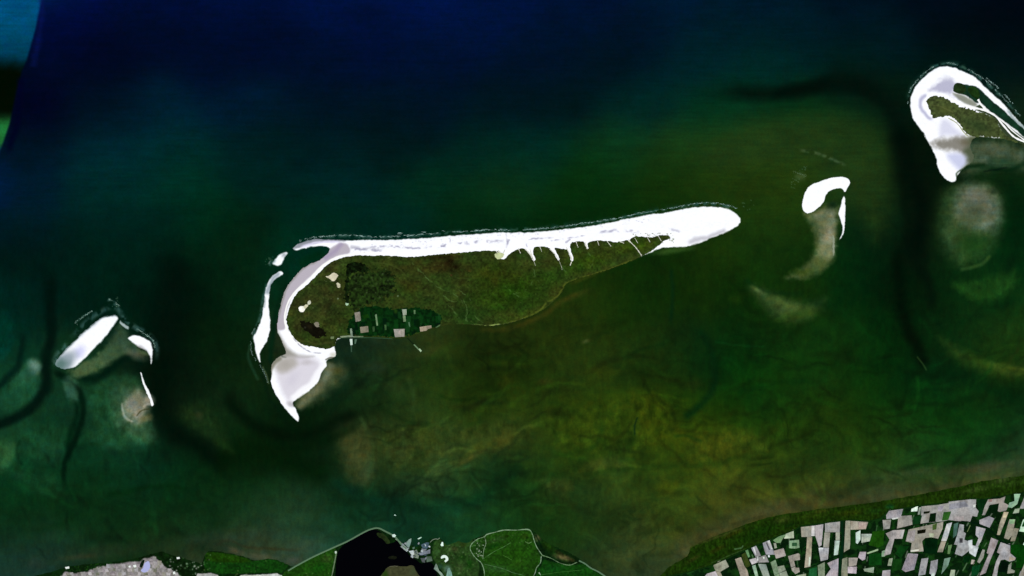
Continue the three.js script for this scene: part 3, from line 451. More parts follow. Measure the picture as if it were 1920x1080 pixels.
  c.stroke(P(1288, 456, 1330, 444, 1365, 430), 8, '#a09ca4', 0.55, 1); c.stroke(P(1295, 462, 1335, 450, 1378, 430), 4, '#687060', 0.6, 1);
  put(local(g, isl), matte({ map: c.toTexture() }), 'beach', isl);
}
// grass, marsh and woods on top of the sand
const GREEN = P(537, 600, 541, 583, 546, 568, 556, 551, 579, 531, 599, 511, 612, 498, 626, 489, 645, 482, 664, 479, 700, 479, 727, 479, 768, 482, 790, 480, 823, 477, 882, 472, 925, 470, 938, 472, 930, 480, 945, 486, 958, 474, 975, 466, 986, 468, 994, 477, 1001, 489, 1004, 487, 999, 474, 1001, 464, 1016, 462, 1027, 464, 1033, 468, 1040, 477, 1047, 488, 1049, 485, 1043, 473, 1040, 464, 1046, 465, 1057, 467, 1063, 468, 1068, 480, 1072, 490, 1075, 487, 1072, 474, 1069, 458, 1078, 453, 1095, 454, 1099, 464, 1103, 466, 1102, 456, 1115, 451, 1140, 452, 1153, 454, 1172, 451, 1180, 450, 1184, 447, 1190, 443, 1207, 444, 1222, 445, 1238, 441, 1254, 442, 1257, 447, 1246, 451, 1233, 462, 1218, 472, 1204, 479, 1153, 500, 1113, 513, 1062, 531, 1052, 549, 1041, 561, 1016, 581, 971, 600, 927, 609, 890, 608, 860, 606, 827, 610, 789, 623, 760, 631, 738, 633, 700, 631, 682, 631, 633, 634, 627, 648, 615, 654, 593, 651, 567, 646, 553, 635, 542, 619);
{
  const g = terrain([GREEN], { foot: 2.1, top: 3, rise: 0.8, drop: 1.5, rough: 1.5, freq: 0.3, cell: 1.6, bump: 3, bumpAt: 0.16, s: 51 });
  const b = g.userData.b, c = new Chart(b, (b[2] - b[0]) * 1.6).fill('#2b3912');
  for (const a of [[600, 560, 90, 70, 0, '#2c3214', 0.8], [620, 500, 60, 20, -20, '#333619', 0.7], [760, 500, 110, 26, 0, '#2a3210', 0.8], [800, 500, 70, 22, 0, '#2c2c0e', 0.7], [840, 500, 60, 26, 0, '#26220a', 0.7], [930, 520, 90, 44, 0, '#2d3609', 0.8], [960, 550, 120, 54, -15, '#203a07', 0.9], [870, 590, 70, 30, 0, '#1e3a10', 0.8], [1000, 560, 60, 30, -20, '#1c320a', 0.7], [1100, 490, 90, 34, -14, '#2a400a', 0.9], [1190, 462, 60, 20, -10, '#2c420a', 0.9], [1030, 520, 60, 34, 0, '#223a0c', 0.8], [1040, 548, 40, 22, -30, '#2e3a0f', 0.8], [970, 595, 80, 12, -18, '#33400e', 0.7], [800, 560, 60, 30, 10, '#243410', 0.7], [770, 540, 30, 20, 0, '#2e300c', 0.8], [845, 490, 12, 14, 40, '#160c02', 0.9], [855, 500, 8, 12, 60, '#120a02', 0.8], [830, 482, 60, 6, -3, '#1c1504', 0.7], [640, 600, 40, 26, 0, '#283410', 0.7], [560, 610, 20, 26, 0, '#2e3214', 0.7]]) c.blob(...a);
  c.grain(14, 11, 0.32, 0, 101, 4); c.grain(3.2, 3.2, 0.26, 3, 111, 2);
  c.each(c.b, (x, y, o, d) => { const r = 0.16 * fbm(x / 16, y / 12, 121, 3); d[o] *= 1 + r; d[o + 1] *= 1 - r * 0.4; });
  for (let i = 0; i < 240; i++) { const x = lerp(560, 1200, rnd()), y = lerp(460, 630, rnd()); c.blob(x, y, 1 + rnd() * 2.4, 1 + rnd() * 2, 0, rnd() < 0.6 ? '#0c1603' : '#4a5a26', 0.5, 0.9, 0); }
  for (let i = 0; i < 150; i++) { const x = lerp(548, 740, rnd()), y = lerp(490, 625, rnd()); c.blob(x, y, 0.8 + 1.8 * rnd(), 0.8 + 1.5 * rnd(), 0, ['#5a6440', '#060d02', '#3e4a22', '#141d06'][i % 4], 0.65, 0.9, 0.3); }
  c.each(c.b, (x, y, o, d) => { const e = fbm(x / 14 + 1.6 * fbm(x / 20, y / 20, 701, 2), y / 9, 711, 3), k = (1 - sstep(0, 0.05, Math.abs(e))) * sstep(700, 860, x) * 0.28; c.over(d, o, [66, 92, 40], k); });
  // creeks and paths that show as pale veins
  for (const p of [P(842, 545, 852, 552, 862, 560, 870, 572), P(850, 535, 862, 545, 876, 556, 884, 566), P(830, 552, 842, 562, 854, 566), P(868, 560, 876, 580, 874, 596, 876, 606), P(838, 570, 850, 582, 864, 600), P(1000, 500, 1004, 520, 1012, 530), P(1048, 490, 1056, 505, 1062, 512), P(940, 530, 956, 545, 976, 558), P(818, 600, 822, 590, 816, 580), P(890, 590, 896, 600, 910, 606), P(780, 500, 800, 520, 824, 540, 846, 548), P(770, 490, 790, 512, 810, 530), P(1100, 470, 1112, 490, 1106, 505), P(1000, 525, 985, 545, 960, 552)]) c.stroke(p, 1.6, '#52703a', 0.6, 1, { broken: 0.42, warp: 2, freq: 0.25 });
  c.stroke(P(886, 608, 905, 611, 930, 609, 955, 607), 2.6, '#93a65a', 0.9, 1, { broken: 0.3 }); c.stroke(P(950, 607, 985, 596, 1014, 580, 1026, 566), 3.4, '#56601f', 0.8, 1, { broken: 0.3 }); c.stroke(P(1022, 566, 1036, 562, 1048, 552, 1060, 533, 1110, 515, 1160, 498, 1206, 478), 3, '#515a1c', 0.8, 1, { broken: 0.2 });
  c.stroke(P(726, 485, 738, 480, 745, 476), 1.4, '#626a3c', 0.7); c.stroke(P(690, 492, 720, 494, 745, 502, 765, 520), 1.6, '#3f4c20', 0.6); c.stroke(P(545, 640, 570, 640, 600, 645, 630, 640), 3, '#4a4a24', 0.4);
  for (const [x, y] of [[712, 520], [690, 542], [700, 545], [706, 552], [684, 562], [652, 570], [746, 555], [718, 548], [634, 560], [700, 574], [724, 578], [636, 535]]) c.blob(x, y, 2.6, 2.6, 0, '#8a9a80', 0.75, 1, 0.3);
  c.blob(846, 516, 4, 3, 0, '#5a3420', 0.6); c.blob(880, 508, 5, 3, 0, '#523618', 0.5);
  put(local(g, isl), matte({ map: c.toTexture() }), 'dune_grassland', isl);
}
function patch(parent, name, pts, hex, y0, y1, o = {}) {      // a cover of one kind on the ground: its own height field and mottled tone
  const g = terrain([pts], { foot: y0, top: y1 - y0, rise: 1.2, drop: 2.5, rough: o.rough ?? 1.2, freq: 0.3, cell: o.cell ?? 1.2, bump: o.bump ?? 0.5, bumpAt: 0.35, s: Math.round(pts[0][0] + pts[0][1]), smooth: o.smooth ?? true });
  const b = g.userData.b, c = new Chart(b, Math.max(8, (b[2] - b[0]) * 1.6)).fill(hex); c.grain(4, 4, o.grain ?? 0.35, 2, Math.round(pts[0][1] * 3), 3); if (o.paint) o.paint(c);
  const m = put(parent === scene ? g : local(g, parent), matte({ map: c.toTexture() }), name, parent); if (o.label) m.userData.label = o.label; return m;
}
patch(isl, 'pine_wood', P(651, 495, 665, 492, 688, 498, 690, 508, 670, 510, 656, 516, 654, 548, 655, 570, 649, 568, 646, 545, 650, 515), '#0d1807', 8.2, 14, { bump: 6, grain: 1, rough: 4.5 });
patch(isl, 'mixed_wood', P(658, 518, 690, 511, 722, 508, 740, 522, 736, 548, 708, 566, 686, 574, 664, 578, 656, 560), '#1a2a0d', 8.2, 12, { bump: 4, grain: 0.9, rough: 13, paint: (c) => { for (let i = 0; i < 60; i++) c.blob(660 + 80 * rnd(), 508 + 56 * rnd(), 1.5 + 2.5 * rnd(), 1.5 + 2.5 * rnd(), 0, ['#051005', '#3a5224', '#26340f', '#4a5a38'][i % 4], 0.6, 1, 0.3); } });
patch(isl, 'polder_meadow', P(676, 580, 700, 574, 740, 580, 780, 578, 815, 584, 828, 596, 824, 608, 800, 616, 770, 627, 740, 631, 700, 629, 664, 628, 652, 622, 655, 604), '#07260a', 8.2, 8.9, { bump: 0.2, grain: 0.5, rough: 4, paint: (c) => { for (let i = 0; i < 70; i++) { const x = 655 + 170 * rnd(), y = 578 + 54 * rnd(); c.area(P(x, y, x + 4 + 6 * rnd(), y - 0.5, x + 8, y + 9 + 9 * rnd(), x + 1, y + 12), ['#041c06', '#0c3a10', '#0a2e0a', '#16401a', '#02160a'][i % 5], 0.7, 0.6, 0.6, { straight: true, warp: 0.3 }); } c.blob(742, 583, 6, 9, 0, '#2c4c10', 0.7); } });
patch(isl, 'marsh_pool', P(564, 606, 574, 603, 590, 608, 602, 616, 612, 628, 604, 632, 590, 630, 572, 618), '#100f07', 8.0, 8.5, { bump: 0, rough: 6, paint: (c) => { c.blob(580, 612, 10, 6, 20, '#241f10', 0.7); c.blob(572, 614, 4, 3, 0, '#3c4030', 0.6); } });
for (const [pts, hex] of [[P(611, 518, 618, 517, 624, 512, 633, 516, 630, 522, 625, 527, 618, 522), '#d2caac'], [P(632, 530, 636, 532, 638, 538, 634, 539), '#c4c0a0'], [P(560, 577, 568, 574, 571, 580, 568, 585, 562, 583), '#fbf8e8'], [P(569, 576, 574, 571, 577, 573, 571, 579), '#cfcaa8'], [P(577, 566, 581, 564, 582, 569, 578, 571), '#c8c8b0'], [P(716, 537, 721, 536, 722, 541, 717, 543), '#efe8c8'], [P(648, 568, 652, 567, 653, 571, 649, 572), '#a8c8a4'], [P(589, 606, 596, 604, 598, 613, 594, 614), '#827c6a'], [P(928, 478, 936, 474, 945, 477, 940, 484, 932, 485), '#c4cc98']]) patch(isl, 'sand_blowout', pts, hex, 8.3, 9.4, { rough: 0.8, grain: 0.12, cell: 0.8 });
const fieldNoise = [0, 1, 2].map((k) => {     // ploughland and stubble: mottled, with faint tramlines
  const n = 192, d = new Float32Array(n * n * 4);
  for (let j = 0; j < n; j++) for (let i = 0; i < n; i++) { const v = 0.92 + 0.5 * fbm(i / 26, j / 26, 200 + k, 4) + 0.12 * fbm(i / 3, j / 40, 210 + k, 2) + 0.16 * vnoise(i / 5, j / 5, 220 + k), t = 0.05 * fbm(i / 26, j / 26, 230 + k, 2), o = (j * n + i) * 4; d[o] = v + t; d[o + 1] = v; d[o + 2] = v - t; d[o + 3] = 1; }
  const t = new THREE.DataTexture(d, n, n, THREE.RGBAFormat, THREE.FloatType); t.magFilter = THREE.LinearFilter; t.wrapS = t.wrapT = THREE.MirroredRepeatWrapping; t.repeat.set(1 / 1500, 1 / 1500); t.needsUpdate = true; return t;
});
const fieldMats = {};
const muted = (v) => { const m = (v[0] + v[1] + v[2]) / 3; return v.map((x) => v[1] < m ? lerp(x, m, 0.35) : x); };
const fieldMat = (hex) => { const k = Object.keys(fieldMats).length % 3; return fieldMats[hex] ??= matte({ color: albedo(muted(rgb(hex)).map((v, k) => Math.min(255, v * [0.94, 0.955, 0.92][k]))), map: fieldNoise[k] }); };
const I8 = sheet(620, 570, 8);
for (const [pts, hex] of [[I8(358, 130, 440, 115, 455, 250, 375, 268), '#968f84'], [I8(440, 345, 560, 330, 570, 420, 450, 435), '#8a8272'], [I8(665, 160, 690, 150, 710, 320, 690, 330), '#7c9872'], [I8(805, 310, 835, 310, 838, 390, 812, 390), '#3c5c36'], [I8(625, 340, 660, 335, 662, 410, 632, 415), '#3a5834'], [I8(945, 378, 1110, 372, 1108, 490, 965, 498), '#a4988e'], [I8(1070, 80, 1138, 78, 1140, 160, 1085, 175), '#9ca492'], [I8(1082, 180, 1120, 172, 1130, 262, 1090, 268), '#849c76'], [I8(1245, 90, 1270, 88, 1272, 150, 1248, 150), '#5c7a54'], [I8(1160, 275, 1185, 270, 1195, 340, 1178, 340), '#587c5c'], [I8(1335, 345, 1510, 318, 1515, 360, 1460, 375, 1440, 400, 1345, 415), '#a39482'], [I8(1570, 350, 1640, 305, 1645, 325, 1590, 355), '#56724c'], [I8(290, 370, 318, 365, 335, 490, 300, 490), '#8a9a86'], [I8(0, 490, 50, 485, 50, 520, 0, 525), '#7a8a60'], [I8(140, 482, 300, 470, 300, 492, 150, 505), '#8c9a80'], [I8(340, 482, 490, 480, 490, 497, 340, 500), '#7a8a6c'], [I8(470, 170, 560, 150, 580, 205, 500, 220), '#143c0c'], [I8(1020, 400, 1045, 395, 1050, 440, 1025, 440), '#bca09c']]) put(local(slab(pts, 7, pts.length > 4 || hex !== '#bca09c' ? 9.7 : 10.2), isl), fieldMat(hex), 'field', isl);
{ const g = mergeGeometries([[P(934, 470, 944, 480), 2.4], [P(947, 468, 941, 482), 2], [P(985, 467, 995, 478, 1000, 487), 2.4], [P(994, 468, 999, 486), 1.6], [P(1031, 467, 1040, 476, 1047, 485), 1.6], [P(1062, 464, 1068, 476, 1072, 487, 1069, 498), 1.7], [P(1097, 455, 1101, 467), 1.8], [P(1178, 450, 1192, 464, 1203, 479), 2.1], [P(1160, 452, 1170, 456), 1.2], [P(1190, 446, 1196, 456), 1.2], [P(1213, 444, 1219, 454), 1.1], [P(1234, 442, 1240, 452), 1.2], [P(1012, 462, 1016, 472), 1.2], [P(1080, 453, 1084, 464), 1.2], [P(1120, 451, 1123, 460), 1.2], [P(1138, 452, 1146, 462), 1.2], [P(972, 466, 976, 475), 1.4], [P(1000, 487, 1004, 498), 0.8], [P(930, 471, 938, 478), 1.2], [P(1047, 486, 1052, 498, 1054, 506), 0.7]].map(([p, w]) => bank(p, w * 0.5, w * 0.25, 3, 8.6, false, 0.6)));
  put(local(g, isl), matte({ color: albedo(rgb('#dcdac8')) }), 'washover_sand', isl); }

// ------------------------------------------------------------------ the sand island in the north-east
const ne = base('sand_island', 1790, 230);
tag(ne, 'horseshoe-shaped white sand island with green marsh in its middle', 'island');
const R6 = sheet(1660, 90, 4.154);
const NE_OUT = R6(190, 450, 200, 370, 240, 290, 310, 212, 400, 150, 480, 138, 560, 158, 650, 198, 720, 240, 780, 302, 850, 365, 940, 452, 1000, 520, 1075, 600, 1160, 680, 1300, 800, 1300, 960, 1160, 800, 1090, 762, 980, 712, 880, 705, 760, 695, 690, 700, 660, 760, 690, 860, 600, 950, 560, 1000, 545, 1045, 480, 1032, 420, 962, 380, 830, 330, 730, 270, 630, 212, 550);
const NE_HOLE = R6(530, 310, 555, 280, 605, 285, 650, 292, 700, 300, 760, 350, 830, 415, 900, 470, 960, 530, 1060, 620, 1200, 750, 1090, 700, 1030, 640, 960, 590, 900, 545, 820, 490, 745, 425, 700, 420, 650, 375, 590, 355);
{
  const g = terrain([NE_OUT], { holes: [NE_HOLE], top: 2, rise: 0.7, rough: 1.4, cell: 1.4, ragged: 1.2, s: 61 });
  const b = g.userData.b, c = new Chart(b, (b[2] - b[0]) * 1.8);
  c.from((x, y) => { const k = sstep(-0.8, 2.4, g.userData.sd(x, y) + 0.7 * fbm(x * 0.3, y * 0.3, 4, 2)), w = sea.at(x, y), n = 1 + 0.03 * fbm(x / 5, y / 3, 8, 3); return w.map((v) => lerp(v, 255 * n, k)); });
  c.area(R6(460, 225, 530, 240, 560, 290, 530, 360, 640, 380, 700, 440, 640, 445, 560, 400, 490, 370, 400, 345, 330, 335, 380, 280), '#aeacc2', 0.85, 9, 4, { warp: 5 }); c.area(R6(520, 350, 620, 370, 720, 440, 700, 460, 600, 425), '#7a7e68', 0.8, 4, 2);
  c.stroke(R6(330, 350, 285, 390, 275, 450, 320, 520, 380, 560), 6, '#a9a8c4', 0.75, 1); c.stroke(R6(320, 395, 345, 355, 420, 362, 500, 385, 580, 425, 660, 455, 760, 482, 850, 520), 2.4, '#ffffff', 1, 0.7, { taper: 0 });
  c.area(R6(430, 560, 470, 545, 560, 620, 620, 690, 480, 690, 420, 700), '#ccccdf', 0.7, 10, 5); c.area(R6(350, 740, 460, 700, 600, 690, 720, 700, 740, 800, 680, 860, 560, 810, 430, 790), '#7a766a', 0.9, 10, 7, { warp: 5 }); c.blob(1812, 268, 26, 12, 10, '#65604a', 0.8); c.blob(1830, 262, 30, 12, 10, '#4e5638', 0.9);
  c.area(R6(470, 830, 560, 810, 680, 850, 660, 900, 590, 960, 540, 930), '#bcc0de', 0.75, 9, 5); c.blob(1820, 300, 12, 7, -20, '#8c8c7c', 0.7);
  c.area(R6(735, 440, 790, 485, 850, 520, 920, 575, 990, 635, 1090, 705, 1200, 790, 1200, 850, 1090, 765, 980, 716, 905, 650, 865, 572, 800, 524, 700, 476), '#2c3a22', 0.97, 2, 1.5); c.area(R6(590, 800, 640, 740, 700, 690, 760, 690, 800, 860, 620, 970, 570, 960, 620, 880), '#4e5840', 0.95, 12, 3); c.stroke(R6(560, 1010, 556, 975, 600, 945, 660, 900), 3, '#26381c', 0.7, 1);
  c.stroke(R6(940, 460, 990, 530, 1050, 600, 1140, 690), 6, '#7c908e', 0.7, 1, { taper: 0.2 });
  c.blob(1900, 268, 60, 16, 20, '#35452a', 0.9);
  put(local(g, ne), matte({ map: c.toTexture() }), 'beach', ne);
}
patch(ne, 'salt_marsh', R6(320, 412, 380, 374, 480, 395, 560, 445, 660, 476, 800, 520, 870, 565, 905, 640, 980, 705, 1090, 755, 1000, 725, 880, 700, 760, 688, 660, 678, 610, 640, 560, 580, 500, 530, 440, 540, 370, 540, 345, 480), '#404b27', 2.1, 3.6, { bump: 0.8, grain: 0.4, rough: 3.4, paint: (c) => { c.blob(1770, 205, 26, 14, 20, '#4a5326', 0.8); c.stroke(R6(340, 440, 440, 460, 560, 520), 2, '#5c6236', 0.7, 1, { broken: 0.4 }); c.stroke(R6(380, 400, 470, 420, 560, 470), 2, '#55602e', 0.6, 1, { broken: 0.4 }); c.blob(1830, 235, 50, 18, 25, '#26391c', 0.7); c.blob(1850, 250, 30, 6, 10, '#45502a', 0.7); } });
patch(ne, 'dune_grass', R6(530, 330, 550, 275, 605, 285, 630, 320, 600, 355, 555, 350), '#1d2f14', 2.0, 3.4, { cell: 1 }); patch(ne, 'dune_grass', R6(640, 310, 690, 300, 735, 345, 720, 400, 690, 385, 650, 350), '#18300f', 0.6, 2.6, { cell: 1 });
put(local(mergeGeometries([bank(R6(500, 382, 580, 427, 680, 462, 760, 482, 850, 524, 920, 604, 1000, 690, 1090, 735, 1200, 800), 1.7, 1.0, 1.2, 5, false, 0.4), bank(R6(722, 400, 745, 440, 790, 484), 2.0, 0.8, 1, 4.6, false, 0.4), bank(R6(760, 470, 850, 524, 920, 575, 990, 645, 1090, 722, 1200, 800), 1.2, 0.8, 1, 4.6, false, 0.4)]), ne), matte({ color: albedo(rgb('#fdfcf6')) }), 'dune_ridge', ne);
put(local(bank(R6(490, 545, 555, 585, 620, 665, 650, 688), 1.1, 0.7, 1.5, 4.2, false, 0.4), ne), matte({ color: albedo(rgb('#a8ac88')) }), 'shell_ridge', ne);
{ // the still water inside the horseshoe
  const g = terrain([NE_HOLE], { top: 0.35, rise: 0.3, drop: 0.3, rough: 0, cell: 2, foot: 0.2, s: 3 }), b = g.userData.b, c = new Chart(b, (b[2] - b[0]) * 1.2).fill('#12301f'); c.blob(1800, 170, 20, 12, 20, '#1c3414', 0.7); c.grain(8, 8, 0.3, 0, 300, 3);
  kind(put(g, watery({ map: c.toTexture(), roughness: 0.1 }), 'lagoon'), 'structure', 'dark green lagoon inside the horseshoe-shaped island');
}

// ------------------------------------------------------------------ surf: broken white lines off the outer beaches
function surf(lines, label, hex = '#86a098', w = 0.5) {
  const parts = [];
  for (const [pts, dense, wide] of lines) {
    const p = spline(pts, false, 26), sd = Math.round(pts[0][0]);
    for (let i = 1; i < p.length; i++) {
      const [x, y] = p[i], f = 0.5 + 0.5 * fbm(x * 0.06, y * 0.06, sd, 3); if (f < 1 - dense || rnd() < 0.3) continue;
      const [a, b] = p[i - 1], tx = x - a, ty = y - b, l = Math.hypot(tx, ty) || 1, o = (rnd() - 0.5) * 2.6, hw = w * (wide ?? 1) * (0.3 + f) * (0.3 + 1.9 * rnd() * rnd()), st = 0.7 + 1.3 * rnd(), ex = tx * st + 0.001, ey = ty * st, cx = (a + x) / 2 - ty / l * o, cy = (b + y) / 2 + tx / l * o, nx = -ty / l * hw, ny = tx / l * hw;
      const q = [[cx - ex, cy - ey], [cx - ex * 0.4 - nx, cy - ey * 0.4 - ny], [cx + ex * 0.5 - nx * 0.8, cy + ey * 0.5 - ny * 0.8], [cx + ex, cy + ey], [cx + ex * 0.4 + nx, cy + ey * 0.4 + ny], [cx - ex * 0.5 + nx * 0.7, cy - ey * 0.5 + ny * 0.7]], pos = [];
      for (let k = 0; k < 6; k++) { const r = q[k], s = q[(k + 1) % 6]; pos.push((cx - MX) * U, 0.9, (cy - MY) * U, (s[0] - MX) * U, 0.1, (s[1] - MY) * U, (r[0] - MX) * U, 0.1, (r[1] - MY) * U); }
      const g = new THREE.BufferGeometry(); g.setAttribute('position', new THREE.Float32BufferAttribute(pos, 3)); parts.push(g);
    }
  }
  const g = mergeGeometries(parts); g.computeVertexNormals(); const n = g.attributes.normal; for (let i = 0; i < n.count; i++) if (n.getY(i) < 0) n.setXYZ(i, -n.getX(i), -n.getY(i), -n.getZ(i));
  return kind(put(g, matte({ color: albedo(rgb(hex)), side: THREE.DoubleSide }), 'surf'), 'stuff', label);
}
surf([[P(600, 444, 640, 441, 700, 444, 745, 443, 790, 440, 857, 435, 915, 431, 950, 431, 985, 431), 0.62], [P(985, 431, 1020, 428, 1060, 424, 1098, 418, 1153, 410, 1202, 399, 1242, 393, 1276, 387), 0.66], [P(1276, 387, 1318, 380, 1353, 382, 1384, 391), 0.66], [P(720, 439, 790, 436, 860, 431, 915, 428), 0.35], [P(560, 452, 590, 445, 634, 441), 0.6]], 'broken white surf along the long northern beach');
surf([[P(1702, 195, 1705, 172, 1718, 153, 1736, 135, 1757, 121, 1778, 118, 1800, 122), 0.6], [P(1800, 122, 1826, 136, 1844, 148, 1870, 172, 1895, 198, 1914, 218), 0.6], [P(1840, 140, 1866, 160, 1890, 184, 1912, 212), 0.4]], 'thin surf curling round the head of the horseshoe-shaped island');
surf([[P(140, 605, 159, 592, 173, 583), 0.8, 0.9], [P(134, 620, 145, 608), 0.5], [P(203, 560, 214, 566, 226, 576), 0.6], [P(246, 611, 262, 620, 287, 638, 290, 652), 0.7]], 'short white breakers north of the slanting western sandbar', '#8cac9c');
surf([[P(1494, 330, 1500, 345, 1503, 360), 0.5], [P(1490, 322, 1512, 330), 0.5], [P(1500, 283, 1535, 289, 1560, 299), 0.4, 0.8]], 'scattered specks of foam near the hook-shaped sandbar', '#5c7454');
surf([[P(470, 640, 472, 660, 480, 676), 0.5], [P(478, 615, 470, 630), 0.5], [P(502, 498, 508, 486), 0.5], [P(487, 684, 496, 700, 503, 720), 0.6, 0.8]], 'faint foam beside the narrow spit west of the island', '#6c8478');

// ------------------------------------------------------------------ the mainland
const G5 = sheet(820, 960, 5.647), E5 = sheet(0, 1000, 5.333), F6 = sheet(320, 980, 6), H3 = sheet(560, 940, 6.4), A = sheet(1320, 980, 10.667), B = sheet(1480, 960, 9), C = sheet(1640, 920, 6.75), D = sheet(1780, 920, 6.75), K = sheet(740, 990, 12);
const land = base('mainland', 960, 1080);
kind(land, 'structure', 'flat farmed mainland coast along the southern edge');
const SHORE = P(-900, 1140, -200, 1110, 0, 1090, 62, 1080, 94, 1072, 112, 1067, 124, 1062, 150, 1059, 178, 1056, 202, 1055, 253, 1047, 287, 1038, 304, 1033, 320, 1040, 337, 1043, 362, 1052, 378, 1056, 384, 1042, 390, 1033, 403, 1033, 437, 1038, 462, 1045, 478, 1051, 503, 1047, 520, 1049, 547, 1062, 557, 1059, 587, 1044, 622, 1027, 654, 1013, 693, 992, 708, 988, 724, 995, 740, 1004, 755, 1021, 764, 1026, 772, 1011, 768, 1022, 784, 1024, 800, 1014, 812, 1009, 828, 1010, 838, 1022, 860, 1014, 877, 1018, 887, 1010, 909, 1002, 933, 995, 951, 993, 979, 992, 997, 994, 1008, 1001, 1017, 1011, 1041, 1024, 1068, 1036, 1086, 1047, 1103, 1059, 1140, 1084, 1180, 1110, 1240, 1078, 1254, 1063, 1290, 1042, 1294, 1025, 1324, 1012, 1360, 998, 1399, 982, 1456, 966, 1517, 957, 1577, 949, 1641, 941, 1723, 927, 1794, 913, 1845, 901, 1920, 891, 2000, 878, 2300, 840, 2900, 780, 2900, 1700, -900, 1700);
const LAND_B = [-120, 860, 2040, 1140];
const DIKE_E = P(1251, 1080, 1277, 1076, 1319, 1065, 1337, 1059, 1381, 1039, 1409, 1026, 1442, 1012, 1489, 994, 1502, 986, 1544, 981, 1577, 976, 1600, 975, 1630, 977, 1650, 972, 1666, 957, 1694, 953, 1723, 948, 1764, 944, 1821, 934, 1845, 935, 1884, 929, 1920, 922, 2040, 900);
{
  const g = terrain([SHORE], { top: 1.2, rise: 0.6, rough: 1.2, cell: 4, uvb: LAND_B, s: 71, smooth: false });
  const c = new Chart(LAND_B, 2048).fill('#0a2a0c');
  c.each(c.b, (x, y, o, d) => { const f = fbm(x / 26, y / 26, 401, 3), k = fbm(x / 7, y / 7, 411, 3); c.over(d, o, [8, 20, 4], 0.5 + 0.5 * f); c.over(d, o, [22, 56, 14], clamp(k - 0.05, 0, 1) * 0.6); });
  // salt marsh outside the eastern dyke
  const marsh = [...DIKE_E, ...P(2040, 860, 1920, 880, 1845, 895, 1723, 920, 1577, 945, 1456, 962, 1399, 978, 1290, 1020, 1240, 1060, 1220, 1090)];
  c.area(marsh, '#182e05', 1, 1.5, 1.5, { straight: true, warp: 1.5 });
  for (const a of [[1420, 1000, 70, 16, -22, '#102c04', 0.8], [1520, 968, 50, 9, -8, '#263a08', 0.8], [1590, 962, 50, 8, -6, '#2a3606', 0.7], [1330, 1040, 50, 16, -24, '#163403', 0.8], [1300, 1062, 34, 10, -24, '#123404', 0.7], [1760, 930, 60, 8, -8, '#1c3206', 0.8], [1830, 918, 46, 10, -12, '#34481a', 0.7], [1890, 908, 50, 10, -12, '#284012', 0.6], [1640, 958, 30, 8, -4, '#17380c', 0.7], [1466, 975, 30, 10, -10, '#3a4218', 0.6], [1372, 1002, 34, 6, -24, '#2a2c06', 0.8], [1668, 950, 12, 8, 0, '#0e4420', 0.7], [1345, 1030, 26, 8, -26, '#2e2c08', 0.6], [1540, 958, 30, 6, -8, '#34380e', 0.6], [1700, 938, 34, 6, -8, '#2c3c10', 0.6], [1480, 985, 20, 6, -16, '#0c2606', 0.7], [1880, 900, 34, 8, -12, '#4a5830', 0.5], [1300, 1048, 24, 6, -30, '#343410', 0.6]]) c.blob(...a);
  c.each(bounds(marsh), (x, y, o, d) => { if (sdPoly(marsh, x, y) < 0) return; const f = 0.4 * fbm(x / 2.6, y / 9, 431, 3); d[o] *= 1 + f; d[o + 1] *= 1 + f * 0.8; d[o + 2] *= 1 + f; });
  c.stroke(P(1270, 1084, 1320, 1062, 1380, 1036, 1398, 1029), 1.6, '#3c5a30', 0.6, 1, { broken: 0.3 }); c.stroke(P(1375, 1030, 1390, 1027, 1394, 1023), 2.2, '#5c8456', 0.8);
  c.stroke(P(1285, 1042, 1296, 1026, 1326, 1014, 1362, 1000, 1400, 985), 4, '#474620', 0.5, 1);
  // western village land, meadows and the wooded peninsula
  c.area(E5(560, 480, 612, 422, 650, 388, 740, 395, 880, 380, 960, 345, 1100, 310, 1280, 288, 1400, 290, 1450, 250, 1540, 225, 1600, 280, 1650, 340, 1760, 380, 1860, 480), '#8c8484', 1, 1.5, 1.5, { straight: true, warp: 2.5 });
  c.area(F6(280, 640, 300, 575, 460, 568, 530, 590, 560, 640), '#b4aaaa', 1, 1, 1, { straight: true }); c.area(F6(740, 640, 790, 588, 1000, 585, 1200, 570, 1260, 600, 1280, 640), '#c8c2c2', 1, 1, 1, { straight: true });
  c.area(F6(390, 335, 500, 330, 700, 358, 850, 395, 920, 430, 1100, 412, 1210, 425, 1330, 480, 1250, 560, 900, 570, 530, 575, 390, 540, 370, 440), '#0f370a', 1, 1, 1, { straight: true, warp: 1 }); c.area(F6(395, 335, 560, 335, 720, 365, 860, 405, 900, 440, 700, 450, 500, 440, 390, 430), '#1a3a05', 0.9, 2, 2, { straight: true }); c.area(F6(1330, 520, 1600, 385, 1840, 270, 1870, 330, 1800, 620, 1240, 620, 1270, 560), '#193e0b', 1, 1, 1, { straight: true, warp: 1 }); c.blob(600, 1064, 34, 14, -24, '#12450a', 0.8); c.blob(612, 1048, 18, 14, 0, '#3a5020', 0.6);
  for (let i = 0; i < 70; i++) { const x = 380 + 245 * rnd(), y = 1036 + 44 * rnd(); c.blob(x, y, 1.2 + 2 * rnd(), 1 + 1.4 * rnd(), 0, ['#4c6a34', '#082a06', '#6c7c44', '#1c560f'][i % 4], 0.5, 1, 0.2); }
  for (let i = 0; i < 80; i++) { const x = 310 + 85 * rnd(), y = 1040 + 42 * rnd(); c.blob(x, y, 1.5 + 2.4 * rnd(), 1.4 + 2 * rnd(), 0, ['#8aa086', '#0a1f08', '#4c6a44', '#bcb8b0', '#2c4a24', '#061205'][i % 6], 0.7, 1, 0.3); }
